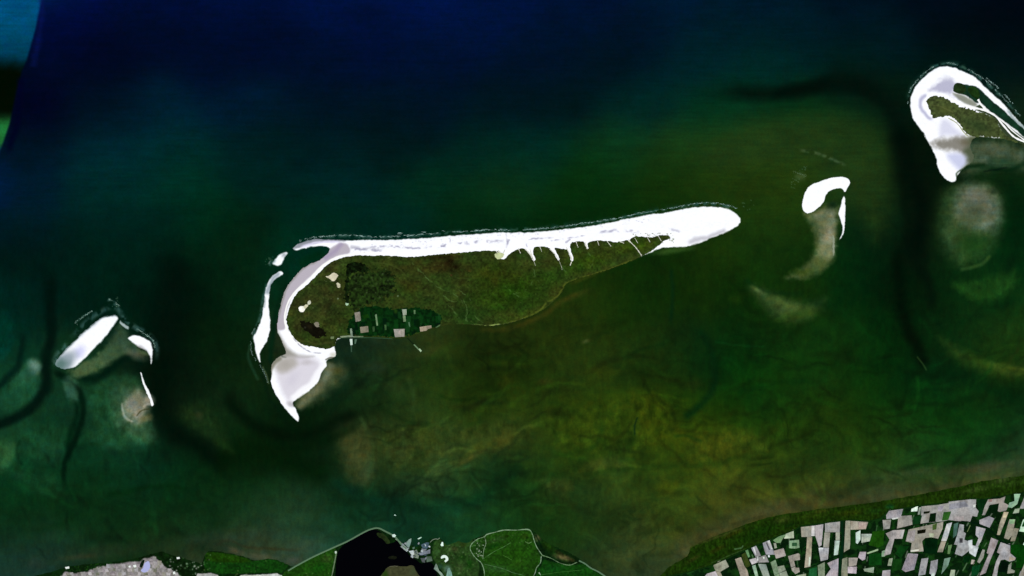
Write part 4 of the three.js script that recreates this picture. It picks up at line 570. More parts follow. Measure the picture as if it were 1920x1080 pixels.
  for (let i = 0; i < 60; i++) { const x = 110 + 80 * rnd(), y = 1056 + 16 * rnd(); c.blob(x, y, 1.5 + 2 * rnd(), 1 + 1.6 * rnd(), 0, ['#2c5a18', '#0a2406', '#1a4a10'][i % 3], 0.6, 1, 0.3); }
  c.area(K(840, 430, 900, 280, 1000, 230, 1110, 330, 1300, 280, 1600, 290, 1760, 250, 1920, 900, 1900, 1300, 1300, 1300, 1000, 900, 840, 700), '#243f18', 1, 2, 1, { straight: true, warp: 2 });
  for (const a of [[852, 1030, 12, 10, 0, '#3a3e20', 0.8], [868, 1022, 12, 7, 0, '#2c3c10', 0.7], [866, 1045, 16, 9, 0, '#0d3006', 0.8], [862, 1064, 12, 14, 0, '#3c4e28', 0.7], [880, 1058, 10, 14, 0, '#0c3806', 0.8], [838, 1066, 14, 12, 30, '#5c7c70', 0.8], [826, 1062, 8, 8, 0, '#2c5446', 0.7], [842, 1030, 8, 6, 0, '#4a6838', 0.6], [820, 1036, 8, 8, 0, '#3c6430', 0.7]]) c.blob(...a);
  c.area(G5(330, 380, 420, 290, 500, 250, 640, 205, 830, 190, 990, 195, 1040, 330, 1110, 465, 1080, 560, 1010, 720, 490, 720, 480, 540, 400, 490), '#1b400b', 1, 1.5, 1.5, { straight: true, warp: 1 }); c.area(G5(1100, 500, 1300, 545, 1440, 560, 1560, 545, 1780, 700, 1020, 720, 1060, 600), '#103c0b', 1, 1.5, 1.5, { straight: true, warp: 1 });
  for (const a of [[965, 1040, 40, 22, 0, '#1c4408', 0.7], [930, 1066, 40, 12, 8, '#2c5424', 0.8], [930, 1012, 34, 9, -14, '#24401a', 0.8], [950, 1005, 8, 5, 0, '#183204', 0.8], [985, 1006, 12, 8, 0, '#26400a', 0.8], [988, 1008, 5, 6, 0, '#0c2604', 0.7], [896, 1028, 14, 14, 0, '#163010', 0.8], [925, 1024, 20, 6, -16, '#0a3408', 0.7], [1008, 1008, 10, 10, 0, '#5a5434', 0.8], [1055, 1045, 24, 8, 14, '#6c5e3a', 0.85], [1072, 1050, 8, 5, 20, '#48401c', 0.7], [1030, 1026, 26, 12, 40, '#1d3a08', 0.8], [1040, 1066, 30, 10, 0, '#0e3c10', 0.7], [1050, 1038, 20, 6, 30, '#2c2c10', 0.6], [970, 1056, 24, 12, -10, '#2a520e', 0.6]]) c.blob(...a);
  for (let i = 0; i < 60; i++) { const x = 885 + 25 * rnd(), y = 1008 + 40 * rnd(); c.blob(x, y, 1 + 1.6 * rnd(), 1 + 1.8 * rnd(), 0, rnd() < 0.5 ? '#6c8a60' : '#0c200a', 0.6, 1, 0.2); }
  for (let i = 0; i < 60; i++) c.blob(905 + 95 * rnd(), 998 + 20 * rnd(), 1 + 2.4 * rnd(), 0.8 + 1.4 * rnd(), -15, ['#4c6a3c', '#0e2808', '#3a4c1c'][i % 3], 0.5, 1, 0.3);
  for (const [p, w] of [[G5(1045, 330, 1075, 420, 1105, 480, 1200, 510, 1340, 555), 1.8], [G5(1120, 500, 1095, 560, 1055, 620, 1030, 690), 2], [G5(500, 270, 510, 340, 480, 420, 420, 480), 1.4], [G5(1045, 250, 1090, 340, 1110, 380), 2]]) c.stroke(p, w, '#041808', 0.8, 0.8, { taper: 0, warp: 0.5 });
  for (let i = 0; i < 110; i++) { const x = 890 + 230 * rnd(), y = 996 + 84 * rnd(); c.blob(x, y, 1 + 2.6 * rnd(), 0.8 + 1.6 * rnd(), 90 * rnd(), ['#0c2606', '#3c6228', '#123a08', '#46643a'][i % 4], 0.45, 1, 0.3); }
  for (let i = 0; i < 90; i++) { const x = 838 + 50 * rnd(), y = 1010 + 70 * rnd(); c.blob(x, y, 1 + 2 * rnd(), 1 + 2.4 * rnd(), 90 * rnd(), ['#0a2005', '#4a5c30', '#1c3c10', '#5c7450', '#34401c'][i % 5], 0.6, 1, 0.3); }
  // green headland grain and small speckle everywhere
  c.grain(3, 3, 0.3, 3, 441, 2); c.grain(12, 10, 0.15, 0, 451, 3);
  // hedges, yards and lanes among the eastern plots
  const east = [...DIKE_E, ...P(2040, 1140, 1240, 1140)];
  c.each(bounds(east), (x, y, o, d) => { if (sdPoly(east, x, y) < 1) return; const f = fbm(x / 9, y / 9, 461, 3); c.over(d, o, f > 0.12 ? [22, 66, 18] : [4, 24, 8], 0.65 * Math.abs(f) + 0.3); });
  for (let i = 0; i < 130; i++) { const x = 1380 + 560 * rnd(), y = 945 + 140 * rnd(); if (sdPoly(east, x, y) < 5) continue; const t = (x - 1560) / 400; const l = 4 + 10 * rnd(); c.stroke(P(x, y, x - t * l * 0.9, y + l), 0.9 + rnd(), ['#6a8a60', '#020d04', '#4a6c44', '#86907c', '#03180a'][i % 5], 0.7, 0.8, { straight: true, taper: 0, warp: 0.3 }); }
  put(local(g, land), matte({ map: c.toTexture() }), 'polder_ground', land);
}
const LAKE = H3(425, 960, 450, 720, 480, 590, 600, 480, 690, 430, 800, 372, 860, 345, 925, 342, 985, 370, 1040, 440, 1085, 500, 1140, 492, 1180, 470, 1240, 560, 1300, 605, 1340, 655, 1400, 690, 1470, 745, 1540, 730, 1600, 742, 1650, 840, 1700, 960);
{
  const g = slab(spline([...LAKE, ...P(860, 1130, 700, 1180, 600, 1150)], true, 4), 0.6, 1.9);
  kind(put(g, watery({ color: albedo(rgb('#020204')), roughness: 0.08 }), 'lake'), 'structure', 'black inland lake behind the curved sea dyke');
}
{
  const isle = patch(scene, 'lake_islet', P(712, 1084, 718, 1074, 728, 1063, 740, 1061, 762, 1062, 774, 1060, 780, 1070, 790, 1090, 760, 1110, 716, 1105), '#3f4128', 1.9, 3, { rough: 0.8, grain: 0.2, paint: (c) => { c.blob(722, 1076, 9, 16, 0, '#23400f', 0.9); c.blob(775, 1072, 10, 14, 0, '#3c4a2c', 0.7); c.stroke(P(729, 1063, 740, 1061, 746, 1062), 1.2, '#7c7c68', 0.8); c.blob(730, 1046, 5, 2, 0, '#202414', 0.5); } });
  tag(isle, 'brown and green reed islet in the black lake', 'islet');
  tag(patch(scene, 'lake_islet', P(706, 999, 716, 1000, 726, 1008, 731, 1018, 726, 1020, 718, 1012, 708, 1005), '#1f2c12', 1.9, 2.6, { rough: 0.6, cell: 0.8 }), 'narrow dark reed bank under the curve of the dyke', 'islet');
  tag(patch(scene, 'lake_islet', P(727, 1045, 736, 1042, 744, 1044, 742, 1048, 730, 1048), '#161a0e', 1.9, 2.4, { rough: 0.5, cell: 0.8 }), 'faint dark mud bank in the middle of the black lake', 'islet');
}
// plots of the polder: ploughed, stubble, grass and winter corn
const plots = [];
const plot = (hex, pts, up = 0) => plots.push([hex, pts, up]);
{
  plot('#9c9a88', A(185, 860, 290, 770, 430, 740, 500, 880, 380, 950, 320, 985, 230, 960)); plot('#c8b8c4', A(0, 1090, 60, 1020, 230, 970, 290, 1090)); plot('#9c9484', A(232, 968, 328, 988, 372, 1090, 292, 1090)); plot('#a89a8c', A(620, 730, 740, 690, 800, 850, 870, 960, 900, 1100, 740, 1100, 690, 940)); plot('#3c4a1c', A(750, 640, 830, 590, 930, 860, 850, 900, 802, 810)); plot('#6c9464', A(826, 560, 880, 540, 920, 680, 885, 700)); plot('#a8a0a8', A(940, 500, 1040, 455, 1140, 660, 1040, 698)); plot('#dcd8de', A(975, 495, 1005, 485, 1050, 640, 1030, 650), 1); plot('#c8bcc4', A(905, 740, 1040, 700, 1078, 790, 960, 840)); plot('#a8c4a8', A(960, 862, 1030, 842, 1090, 1090, 1030, 1090, 990, 960)); plot('#98a298', A(1080, 822, 1240, 830, 1320, 1090, 1190, 1090)); plot('#aaa2ae', A(1170, 390, 1310, 345, 1392, 570, 1420, 640, 1240, 640, 1210, 560)); plot('#dad6da', A(1265, 370, 1310, 350, 1372, 520, 1345, 530), 1); plot('#5c5660', A(1235, 400, 1262, 392, 1325, 540, 1300, 550), 1); plot('#a09a9a', A(1082, 692, 1238, 645, 1300, 790, 1090, 798)); plot('#f0f0e4', A(1175, 690, 1205, 680, 1215, 715, 1185, 725), 1); plot('#dcdadc', A(1055, 680, 1085, 672, 1088, 760, 1060, 765), 1); plot('#e4e2e4', A(1275, 650, 1310, 645, 1318, 690, 1285, 692), 1); plot('#b4a29c', A(1395, 562, 1590, 510, 1640, 660, 1440, 720)); plot('#7a9a70', A(1382, 352, 1500, 270, 1636, 234, 1570, 330, 1530, 405, 1440, 405)); plot('#ccd6bc', A(1640, 222, 1790, 140, 1800, 308, 1600, 320)); plot('#8aa080', A(1330, 792, 1430, 740, 1460, 840, 1520, 1090, 1420, 1090)); plot('#a4ac98', A(1462, 882, 1600, 852, 1692, 1090, 1532, 1090)); plot('#a8a098', A(1680, 670, 1890, 610, 1918, 640, 1918, 745, 1800, 760, 1830, 900, 1900, 900, 1918, 980, 1830, 1030, 1760, 960)); plot('#88a684', A(1700, 362, 1900, 340, 1910, 500, 1820, 520, 1700, 510)); plot('#305a38', A(1760, 400, 1860, 400, 1860, 470, 1760, 470), 1); plot('#a0a090', A(1390, 408, 1440, 408, 1460, 500, 1412, 520));
  plot('#aca69a', B(195, 255, 373, 235, 368, 420, 205, 420)); plot('#d8caca', B(375, 235, 425, 230, 430, 400, 370, 410)); plot('#b2a4ab', B(427, 230, 575, 205, 545, 560, 500, 590, 440, 410)); plot('#aca08c', B(300, 422, 385, 422, 370, 760, 355, 920, 255, 940, 285, 640)); plot('#d8e0d0', B(332, 760, 362, 750, 350, 912, 322, 918), 1); plot('#aca4a2', B(602, 190, 855, 162, 850, 338, 602, 343)); plot('#a8a49a', B(590, 347, 688, 347, 668, 598, 572, 596)); plot('#b6b0b8', B(490, 602, 668, 602, 650, 800, 530, 830)); plot('#e4e2e8', B(500, 600, 580, 604, 560, 640, 500, 650), 1); plot('#cadace', B(768, 482, 850, 482, 820, 720, 752, 730)); plot('#b0b0a2', B(782, 342, 850, 342, 850, 478, 782, 478)); plot('#a6a290', B(950, 140, 1028, 140, 1028, 520, 1018, 620, 920, 680)); plot('#b0a698', B(1032, 150, 1330, 170, 1290, 290, 1032, 300)); plot('#bc9c90', B(1160, 172, 1318, 182, 1286, 284, 1172, 286), 1); plot('#c8d8d0', B(1120, 350, 1200, 306, 1200, 470, 1150, 540, 1122, 520)); plot('#c4ccc0', B(1216, 370, 1400, 370, 1370, 490, 1216, 520)); plot('#1c4a0a', B(1405, 330, 1600, 310, 1590, 560, 1500, 600, 1335, 560)); plot('#9cb08c', B(1300, 690, 1500, 620, 1500, 650, 1322, 710)); plot('#b8a2b0', B(1190, 672, 1296, 672, 1280, 800, 1230, 820, 1162, 765)); plot('#b8a6b4', B(640, 862, 830, 780, 820, 1100, 600, 1100, 700, 960)); plot('#b2a092', B(1000, 772, 1158, 772, 1130, 900, 1000, 918)); plot('#d6bccc', B(985, 922, 1140, 922, 1130, 1040, 985, 1030)); plot('#90907c', B(872, 800, 980, 760, 983, 1100, 880, 1100)); plot('#0c4010', B(1342, 714, 1558, 692, 1556, 900, 1342, 900)); plot('#a0ae98', B(1250, 960, 1430, 930, 1420, 1030, 1270, 1000)); plot('#8c9880', B(480, 902, 598, 842, 598, 1100, 490, 1100)); plot('#1c5a30', B(340, 962, 470, 930, 470, 1100, 320, 1100)); plot('#88a488', B(1562, 660, 1618, 640, 1615, 750, 1552, 755)); plot('#a6ae98', B(120, 1072, 280, 1040, 280, 1100, 100, 1100));
  plot('#a69aa4', C(145, 310, 190, 240, 360, 230, 330, 340, 150, 360)); plot('#dcdcd8', C(215, 352, 300, 336, 300, 352, 230, 366), 1); plot('#a6a29c', C(100, 372, 208, 366, 190, 480, 112, 490)); plot('#a2968c', C(300, 322, 468, 312, 478, 430, 282, 480)); plot('#f4fff2', C(466, 230, 550, 190, 540, 260, 460, 265)); plot('#9aa49a', C(560, 215, 588, 205, 575, 300, 545, 305)); plot('#a69e98', C(592, 200, 800, 180, 1080, 130, 1082, 376, 950, 370, 860, 388, 580, 420)); plot('#0c1604', C(622, 266, 700, 256, 690, 285, 620, 295), 1); plot('#061c08', C(702, 290, 780, 280, 770, 390, 682, 400), 1); plot('#2c5a20', C(872, 272, 970, 262, 932, 372, 850, 380), 1); plot('#a496a8', C(800, 200, 880, 186, 850, 262, 800, 262), 1); plot('#0c3414', C(490, 332, 600, 312, 576, 418, 482, 432)); plot('#a29a8e', C(430, 492, 700, 432, 868, 394, 860, 480, 802, 608, 720, 590, 640, 598, 600, 640, 620, 768, 452, 778, 470, 660, 392, 640)); plot('#b0a0a2', C(426, 520, 520, 494, 500, 640, 400, 640), 1); plot('#0c0e04', C(540, 502, 650, 486, 640, 535, 540, 550), 1); plot('#48602c', C(732, 432, 790, 412, 780, 490, 732, 500), 1); plot('#c2c8ac', C(690, 540, 758, 540, 740, 592, 692, 588), 1); plot('#dcd8cc', C(455, 752, 560, 742, 560, 762, 460, 774), 1); plot('#b2a4a4', C(140, 542, 230, 502, 380, 492, 350, 608, 250, 608, 200, 800, 112, 828, 150, 700, 190, 620)); plot('#d6cac8', C(340, 502, 380, 494, 350, 600, 312, 600), 1); plot('#a898a8', C(422, 792, 550, 802, 500, 1000, 390, 1030, 342, 1000)); plot('#a4a0a8', C(592, 862, 680, 850, 640, 1060, 552, 1078)); plot('#a4a0ac', C(712, 892, 800, 870, 790, 990, 760, 1080, 692, 1050)); plot('#cecace', C(912, 422, 980, 400, 922, 600, 906, 638, 842, 636)); plot('#a49888', C(842, 640, 904, 642, 860, 778, 792, 778)); plot('#4a6a60', C(1002, 422, 1060, 402, 1040, 560, 992, 600)); plot('#b4a8b4', C(100, 1012, 200, 1002, 192, 1110, 90, 1110)); plot('#a4b098', C(182, 862, 230, 852, 210, 950, 162, 950)); plot('#03200a', C(642, 602, 800, 622, 780, 800, 612, 788)); plot('#0c3a10', C(312, 702, 440, 702, 380, 780, 330, 860, 262, 800)); plot('#123c10', C(232, 872, 350, 852, 330, 998, 232, 1020)); plot('#7c9888', C(882, 862, 960, 842, 930, 950, 842, 1060)); plot('#6a8858', C(932, 692, 980, 682, 950, 800, 922, 800)); plot('#e0f0ec', C(720, 1052, 760, 1032, 752, 1090, 715, 1090), 1); plot('#1c4a0a', C(20, 520, 100, 510, 90, 640, 10, 660));
  plot('#a8a0a2', D(-8, 140, 260, 110, 340, 110, 330, 210, 370, 260, 350, 330, 292, 320, 260, 400, -8, 372), 0.6); plot('#9a96a8', D(0, 172, 200, 134, 250, 200, 0, 238), 1.2); plot('#b09c9c', D(60, 330, 180, 320, 190, 380, 50, 376), 1.2); plot('#e0dcd8', D(300, 180, 336, 168, 330, 205, 300, 214), 1.2); plot('#acaab0', D(130, 422, 185, 432, 180, 520, 210, 540, 190, 620, 240, 640, 250, 760, 160, 830, 70, 800, 100, 690, 60, 680, 100, 560)); plot('#4c4850', D(130, 602, 170, 602, 168, 660, 128, 660), 1); plot('#d2d6de', D(236, 632, 290, 620, 290, 690, 370, 712, 330, 838, 252, 790), 1); plot('#b8aeb8', D(340, 452, 460, 482, 402, 640, 360, 708, 332, 700, 370, 600, 332, 560)); plot('#a69aa4', D(380, 372, 500, 322, 570, 352, 510, 470, 382, 420)); plot('#a89a92', D(490, 112, 640, 100, 710, 72, 690, 150, 750, 182, 720, 250, 640, 270, 612, 260, 630, 160, 512, 180, 450, 310, 412, 310, 450, 192)); plot('#c48c88', D(500, 112, 545, 108, 540, 140, 495, 145), 1); plot('#a0c4a6', D(760, 152, 826, 132, 820, 42, 900, 40, 860, 170, 790, 220, 742, 208)); plot('#a4ae96', D(830, 232, 890, 222, 880, 280, 802, 290)); plot('#b2a692', D(690, 264, 750, 272, 640, 560, 602, 560, 630, 430)); plot('#dccaac', D(694, 268, 746, 274, 720, 340, 674, 340), 1); plot('#a09888', D(760, 362, 835, 362, 800, 560, 750, 620, 692, 600, 720, 500)); plot('#a4c898', D(764, 364, 833, 364, 823, 418, 758, 420), 1); plot('#98907e', D(822, 472, 880, 482, 830, 640, 772, 640)); plot('#c4e0c4', D(935, 362, 990, 350, 990, 530, 882, 514)); plot('#b09ca2', D(530, 592, 620, 630, 560, 780, 510, 900, 460, 1040, 382, 1075, 430, 960, 500, 800, 472, 790)); plot('#9c9890', D(422, 742, 450, 752, 430, 850, 380, 920, 352, 900)); plot('#b0a8ae', D(650, 652, 770, 672, 770, 790, 840, 850, 830, 880, 760, 898, 700, 870, 650, 880, 620, 960, 600, 1100, 540, 1100, 590, 900, 640, 800, 602, 780)); plot('#c0a288', D(760, 832, 838, 852, 824, 878, 752, 886), 1); plot('#98988c', D(750, 942, 790, 902, 780, 990, 830, 1012, 820, 1040, 732, 1050)); plot('#a8a0ac', D(900, 1022, 1000, 990, 1000, 1100, 872, 1100)); plot('#03140a', D(662, 884, 758, 902, 720, 1040, 622, 1030)); plot('#083c08', D(780, 682, 990, 682, 940, 980, 842, 980, 852, 850, 774, 780)); plot('#a4b098', D(20, 1002, 75, 1002, 62, 1100, 0, 1100)); plot('#04280c', D(182, 834, 270, 822, 250, 900, 182, 910)); plot('#c0aa9a', D(282, 872, 330, 880, 310, 930, 272, 930)); plot('#0c4a24', D(290, 962, 400, 932, 362, 1060, 272, 1090)); plot('#748858', D(262, 432, 270, 440, 232, 522, 222, 520)); plot('#0a2c10', D(350, 120, 460, 110, 420, 300, 380, 300)); plot('#061f0a', D(500, 190, 620, 172, 600, 290, 490, 280));
}
for (let i = 0; i < 26; i++) { const x = 1925 + 22 * (i % 7) + 4 * rnd(), y = 915 + 42 * Math.floor(i / 7), w = 10 + 9 * rnd(), h = 22 + 18 * rnd(); plot(['#a8a0a2', '#a29a8e', '#0c4010', '#b09ca2', '#c8d8d0'][i % 5], P(x, y, x + w, y - 2, x + w - h * 0.42, y + h, x - h * 0.4, y + h)); }
for (const [hex, pts, up] of plots) put(local(slab(pts, 0.5, 1.9 + (up ? 0.7 * up : 0) + 0.2 * rnd()), land), fieldMat(hex), 'field', land);
// western fields: small uneven plots of bare earth and stubble
{
  const out = E5(600, 500, 614, 428, 650, 392, 740, 398, 880, 384, 960, 348, 1100, 314, 1280, 292, 1400, 296, 1450, 256, 1540, 232, 1596, 284, 1646, 344, 1756, 384, 1860, 500);
  const tone = ['#9c9292', '#aaa0a0', '#8c8480', '#b4a6aa', '#a09a90', '#b8aeb4', '#86807c', '#a89c9c', '#c0b4bc', '#948c88', '#7c7c6c'];
  let n = 0; for (let j = 0; j < 7; j++) for (let i = 0; i < 34; i++) {
    const x = 108 + i * 7 + 3 * rnd() + (j % 2) * 3.5, y = 1040 + j * 7 + 2 * rnd(), w = 3.2 + 1.6 * rnd(), h = 2.8 + 1.6 * rnd(), t = 0.5 * (rnd() - 0.5);
    const q = [[-w, -h], [w * (0.7 + 0.5 * rnd()), -h * 0.9], [w, h], [-w * 0.8, h * (0.7 + 0.4 * rnd())]].map(([a, b]) => [x + a - b * t, y + b + a * t]);
    if (sdPoly(out, x, y) < 1.5 || rnd() < 0.12) continue;
    put(local(slab(q, 0.5, 1.7 + 0.5 * rnd()), land), fieldMat(tone[n++ % tone.length]), 'field', land);
  }
  for (const [hex, p] of [['#b6b0b0', F6(300, 578, 460, 572, 520, 595, 520, 640, 280, 640)], ['#d2caca', F6(790, 592, 1000, 588, 1000, 640, 760, 640)], ['#cac6c6', F6(1010, 590, 1200, 574, 1250, 600, 1260, 640, 1010, 640)]]) put(local(slab(p, 0.5, 1.9), land), fieldMat(hex), 'field', land);
  const pond = put(slab(spline(E5(1445, 300, 1485, 278, 1502, 330, 1480, 375, 1440, 392, 1408, 372, 1430, 345), true, 4), 0.8, 2.6), watery({ color: albedo(rgb('#aeb2da')), roughness: 0.3 }), 'pond'); kind(pond, 'structure', 'pale lavender pond in the grey western fields');
  tag(put(slab(spline(E5(1395, 330, 1425, 270, 1445, 262, 1440, 300, 1415, 345), true, 4), 0.7, 2.5), matte({ color: albedo(rgb('#0c1c0e')) }), 'hedge'), 'dark clump of trees beside the lavender pond', 'trees');
}
// ---- dykes
const DYKE_TOP = matte({ color: albedo(rgb('#5b785a')) }), STONE = matte({ color: albedo(rgb('#83907c')) });
tag(put(mergeGeometries([bank(P(540, 1070, 557, 1060, 587, 1044, 622, 1028, 654, 1013.5, 680, 999, 693, 993, 708, 990, 724, 997, 740, 1006, 752, 1020, 762, 1029), 1.5, 0.7, 0.3, 8)]), DYKE_TOP, 'sea_dyke'), 'curved grey-green sea dyke closing off the black lake', 'dyke');
tag(put(bank(H3(455, 600, 440, 680, 425, 760, 405, 860, 380, 960), 1.1, 0.5, 0.4, 5, false, 0.3), matte({ color: albedo(rgb('#647a58')) }), 'lake_dyke'), 'low pale bank along the western shore of the black lake', 'dyke');
tag(put(bank(G5(1500, 515, 1560, 545, 1620, 590, 1700, 630, 1790, 690, 1900, 760), 1.3, 0.6, 0.4, 7, false, 0.2), DYKE_TOP, 'sea_dyke'), 'straight sea dyke running south-east from the wooded peninsula', 'dyke');
tag(put(bank(P(634, 633.5, 660, 633, 700, 633, 736, 635), 0.9, 0.4, 0.5, 9.9, false, 0.2), matte({ color: albedo(rgb('#2f4a30')) }), 'island_dyke'), 'thin dyke along the straight southern shore of the long island', 'dyke');
tag(put(bank(DIKE_E.slice(0, 18), 1.1, 0.5, 0.5, 6.5, true), matte({ color: albedo(rgb('#0f2c0a')) }), 'sea_dyke'), 'dark grassy dyke between the salt marsh and the striped fields', 'dyke');
// ---- roads, lanes and ditches of the mainland
const ROAD = matte({ color: albedo(rgb('#76906a')) });
const road = (p, w, hex, label, name = 'road', h = 2.2) => kind(put(bank(p, w * 0.85, w * 0.6, 0.6, h, false, 0.7), hex ? matte({ color: albedo(rgb(hex)) }) : ROAD, name), 'structure', label);
road(G5(505, 720, 490, 600, 462, 535, 420, 500, 370, 440, 347, 385, 362, 340, 420, 290, 500, 260, 520, 240, 620, 212, 700, 192, 830, 192, 975, 190, 1008, 240, 1022, 292, 1052, 370, 1110, 456), 0.85, '#7c9874', 'pale ring road round the wooded peninsula');
road(G5(1110, 458, 1200, 488, 1300, 540, 1400, 562, 1480, 532), 0.7, '#6a865e', 'lane along the reed bed to the dyke');
road(G5(1100, 470, 1090, 540, 1050, 590, 1035, 645, 1000, 710), 0.8, '#80987a', 'lane running south along the creek');
road(G5(480, 500, 600, 420, 700, 370, 770, 328), 0.55, '#4e7a40', 'farm track slanting across the green meadow');
road(G5(500, 552, 700, 602, 800, 642, 920, 672), 0.55, '#4c7044', 'farm track across the southern meadow'); road(G5(1110, 662, 1300, 637, 1550, 612), 0.55, '#2f6024', 'grassy track through the eastern meadow');
road(G5(500, 262, 514, 330, 492, 400, 482, 498), 0.7, '#748c68', 'short lane through the holiday park'); road(G5(690, 455, 740, 480, 790, 510), 0.5, '#44702c', 'short track inside the meadow'); road(G5(1075, 640, 1095, 668), 1.2, '#90a488', 'pale yard at the end of the creek lane'); road(G5(930, 315, 970, 330, 1000, 315), 0.7, '#5c7c48', 'bend of a track in the northern meadow');
for (let i = 0; i < 14; i++) { const x = 890 + 15 * rnd(), y = 1016 + 26 * rnd(); tag(put(slab(P(x, y, x + 1.8, y - 0.4, x + 2.2, y + 1.6, x + 0.3, y + 2), 0.8, 4.5), fieldMat('#8a9c80'), 'holiday_house'), 'small pale roof among the trees of the holiday park', 'house', 'roofs of the holiday park on the wooded peninsula'); }
road(A(1240, 1130, 1640, 950, 1918, 830), 0.8, '#04140a', 'dark drainage ditch slanting through the fields', 'ditch', 2.9); road(P(1518, 1064, 1534, 1058, 1560, 1046, 1573, 1042), 0.9, '#04140a', 'dark ditch between the lilac fields', 'ditch', 2.9);
road(P(1578, 976, 1580, 1010, 1577, 1045, 1573, 1085), 3.2, '#062410', 'broad dark tree belt running straight south between the pale fields', 'ditch', 3.2);
road(C(150, 500, 300, 485, 470, 440, 620, 415, 780, 390), 0.8, '#121a0c', 'dark lane crossing the large tan fields', 'ditch', 2.9); road(D(150, 388, 280, 400, 420, 450, 560, 540, 640, 630, 780, 690), 1.6, '#04180a', 'dark wooded ditch running south-east through the plots', 'ditch', 2.9); road(D(240, 1000, 330, 880, 400, 700, 460, 560), 1, '#03120a', 'narrow dark ditch between the lilac strips', 'ditch', 2.9);

// ------------------------------------------------------------------ harbours, piers and boats
const pier = base('ferry_pier', 778, 645);
tag(pier, 'long dark pier with a pale head, slanting out from the south shore', 'pier');
put(local(bank(P(764, 634, 772, 642, 783, 653.5), 1.2, 0.9, -0.5, 5, true), pier), matte({ color: albedo(rgb('#12220f')) }), 'causeway', pier);
put(local(bank(P(776, 646, 785, 655), 1.3, 1.0, -0.5, 5.4, true), pier), matte({ color: albedo(rgb('#6c8a62')) }), 'ramp', pier);
put(local(slab(P(784.6, 654.8, 787, 653.4, 791, 657.6, 788.6, 660.2), 0, 6.5), pier), matte({ color: albedo(rgb('#a9c39c')) }), 'landing_stage', pier);
const jetty = base('harbour_jetty', 658, 640);
tag(jetty, 'short white jetty in the small harbour on the south shore', 'jetty');
put(local(slab(P(655.6, 635.6, 660.6, 635.2, 661.2, 646.6, 657.2, 647.4), -0.5, 4.5), jetty), matte({ color: albedo(rgb('#cfe0cf')) }), 'quay', jetty);
put(local(slab(P(657.4, 648, 660, 648, 660, 660, 658, 660), -0.5, 0.7), jetty), matte({ color: albedo(rgb('#35503c')) }), 'pontoon', jetty);
tag(put(slab(P(665, 636.4, 669.4, 636, 667, 645, 664.6, 644.4), -0.5, 2.5), matte({ color: albedo(rgb('#4f6a54')) }), 'mole'), 'dim stone mole just east of the white jetty', 'mole');
const harbour = base('fishing_harbour', 785, 1030);
tag(harbour, 'grey-lilac fishing harbour with quays and sheds beside the black lake', 'harbour');
for (const [pts, hex, h] of [
  [K(130, 420, 190, 370, 230, 400, 300, 470, 280, 540, 190, 470), '#9ca4a4', 3.4], [K(255, 400, 262, 320, 330, 250, 375, 235, 372, 300, 340, 400, 320, 450), '#90aaa4', 3.5], [K(320, 520, 430, 500, 440, 590, 400, 640), '#d4dadc', 4], [K(430, 520, 490, 480, 550, 600, 530, 690, 440, 660), '#7c8676', 3.2], [K(560, 560, 700, 520, 800, 470, 800, 570, 620, 610, 560, 610), '#7c8298', 3.3], [K(590, 380, 720, 320, 780, 330, 760, 420, 720, 470, 620, 440), '#4c6070', 3.1], [K(610, 460, 720, 480, 660, 540, 610, 530), '#8a92a8', 3.6], [K(580, 680, 700, 670, 680, 780, 620, 770), '#54585c', 3.2], [K(710, 640, 830, 640, 850, 740, 720, 770), '#586a5c', 3.1], [K(400, 440, 450, 420, 450, 460, 410, 480), '#647c70', 3.3], [K(880, 920, 930, 800, 960, 840, 1000, 960, 1060, 1010, 1120, 1100, 1060, 1100, 980, 1000), '#8a9c8e', 3.3], [K(1190, 920, 1230, 890, 1280, 1000, 1300, 1100, 1160, 1100), '#82a89e', 3.4]])
  put(local(slab(pts, -0.5, h), harbour), fieldMat(hex), 'quay', harbour);
for (let i = 0; i < 24; i++) { const u = rnd(), x = 755 + 52 * rnd(), y = 1018 + 30 * rnd(); if (y < 1010 + (x - 755) * 0.1 || sdPoly(LAKE, x, y) > 0) continue; const w = 0.8 + 1.4 * rnd(), h = 0.7 + 1.1 * rnd(), t = 0.5; const tone = i % 3; tag(put(slab([[-w, -h], [w, -h], [w, h], [-w, h]].map(([a, b]) => [x + a - b * t, y + b + a * t]), 2, 8 + 4 * u), fieldMat(['#c4ccd4', '#3c4854', '#8c94a0'][tone]), 'harbour_shed'), ['small pale roof of a shed on the harbour quays', 'small dark blue-grey roof of a shed on the harbour quays', 'small mid-grey roof of a shed on the harbour quays'][tone], 'shed', ['pale shed roofs on the harbour quays', 'dark shed roofs on the harbour quays', 'grey shed roofs on the harbour quays'][tone]); }
put(local(bank(K(800, 320, 850, 270, 920, 245, 980, 250, 1010, 220), 0.6, 0.4, -0.5, 5, false, 0.3), harbour), STONE, 'breakwater', harbour);
put(local(bank(K(20, 245, 90, 290, 150, 350, 180, 400), 0.9, 0.6, -0.5, 6, false, 0.2), harbour), STONE, 'breakwater', harbour);
tag(put(slab(H3(1120, 400, 1150, 392, 1170, 412, 1150, 432, 1125, 425), 0, 14), matte({ color: albedo(rgb('#cfe2d4')) }), 'sluice'), 'pale sluice building on the eastern end of the curved dyke', 'building');
tag(put(slab(K(1030, 380, 1065, 310, 1090, 320, 1100, 400, 1060, 412), 0, 12), matte({ color: albedo(rgb('#e2f8e8')) }), 'warehouse'), 'bright white warehouse at the eastern end of the harbour', 'building');
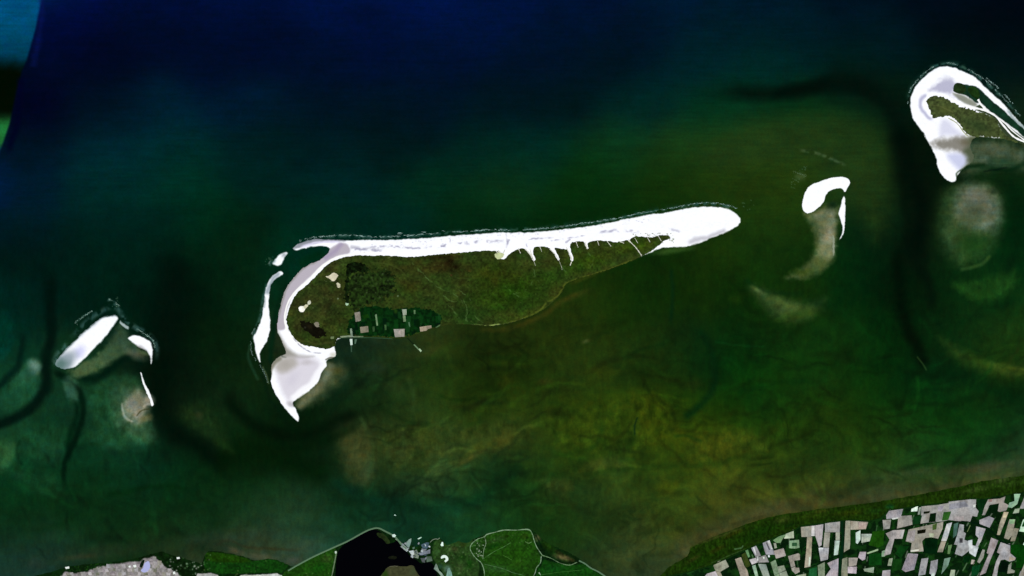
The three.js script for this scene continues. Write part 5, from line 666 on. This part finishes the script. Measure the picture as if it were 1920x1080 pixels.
{ const s = [...spline(K(1035, 660, 1075, 615, 1140, 612, 1195, 655, 1205, 720, 1140, 775), false, 6), ...spline(K(1118, 740, 1150, 700, 1125, 668, 1085, 680, 1050, 690), false, 6)];
  tag(put(slab(s, 0, 10), matte({ color: albedo(rgb('#dff0e2')) }), 'curved_building'), 'white horseshoe-shaped building among the trees east of the harbour', 'building'); }
tag(put(slab(H3(433, 600, 452, 596, 458, 622, 438, 628), 0, 9), matte({ color: albedo(rgb('#c4d4c0')) }), 'pumping_station'), 'tiny white building where the western lake bank meets the dyke', 'building');
for (const [p, l] of [[E5(1330, 318, 1360, 312, 1365, 338, 1338, 342), 'bright white barn in the grey western fields, north of the fields edge'], [E5(650, 338, 690, 330, 694, 350, 660, 356), 'white farmhouse at the western end of the coast'], [E5(1765, 240, 1795, 236, 1798, 254, 1770, 258), 'white barn among trees on the coast, east of the lavender pond'], [E5(1728, 385, 1750, 380, 1755, 405, 1732, 410), 'pale barn south-east of the lavender pond'], [E5(1285, 325, 1305, 320, 1308, 340, 1288, 342), 'small white shed just west of the bright white barn']]) tag(put(slab(p, 0, 10), matte({ color: albedo(rgb('#e8eee4')) }), 'barn'), l, 'building');
function boat(x, y, len, wid, deg, hex, label) {
  const g = base('boat', x, y); tag(g, label, 'boat'); g.rotation.y = -deg * Math.PI / 180;
  const s = new THREE.Shape(); s.moveTo(-len / 2, -wid / 2); s.lineTo(len * 0.25, -wid / 2); s.quadraticCurveTo(len * 0.45, -wid * 0.35, len / 2, 0); s.quadraticCurveTo(len * 0.45, wid * 0.35, len * 0.25, wid / 2); s.lineTo(-len / 2, wid / 2);
  const h = new THREE.ExtrudeGeometry(s, { depth: 4, bevelEnabled: false }); h.rotateX(-Math.PI / 2); put(h, matte({ color: albedo(rgb(hex)) }), 'hull', g);
  const c = new THREE.BoxGeometry(len * 0.3, 5, wid * 0.7); c.translate(-len * 0.15, 6.4, 0); put(c, matte({ color: albedo(rgb('#dfeee4')) }), 'wheelhouse', g);
}
boat(741, 966, 78, 42, 20, '#8cae9a', 'small pale boat alone on the water north of the curved dyke');
boat(787, 1009, 150, 40, -26, '#b4dcc0', 'pale green ferry off the harbour entrance');

renderer.render(scene, camera);
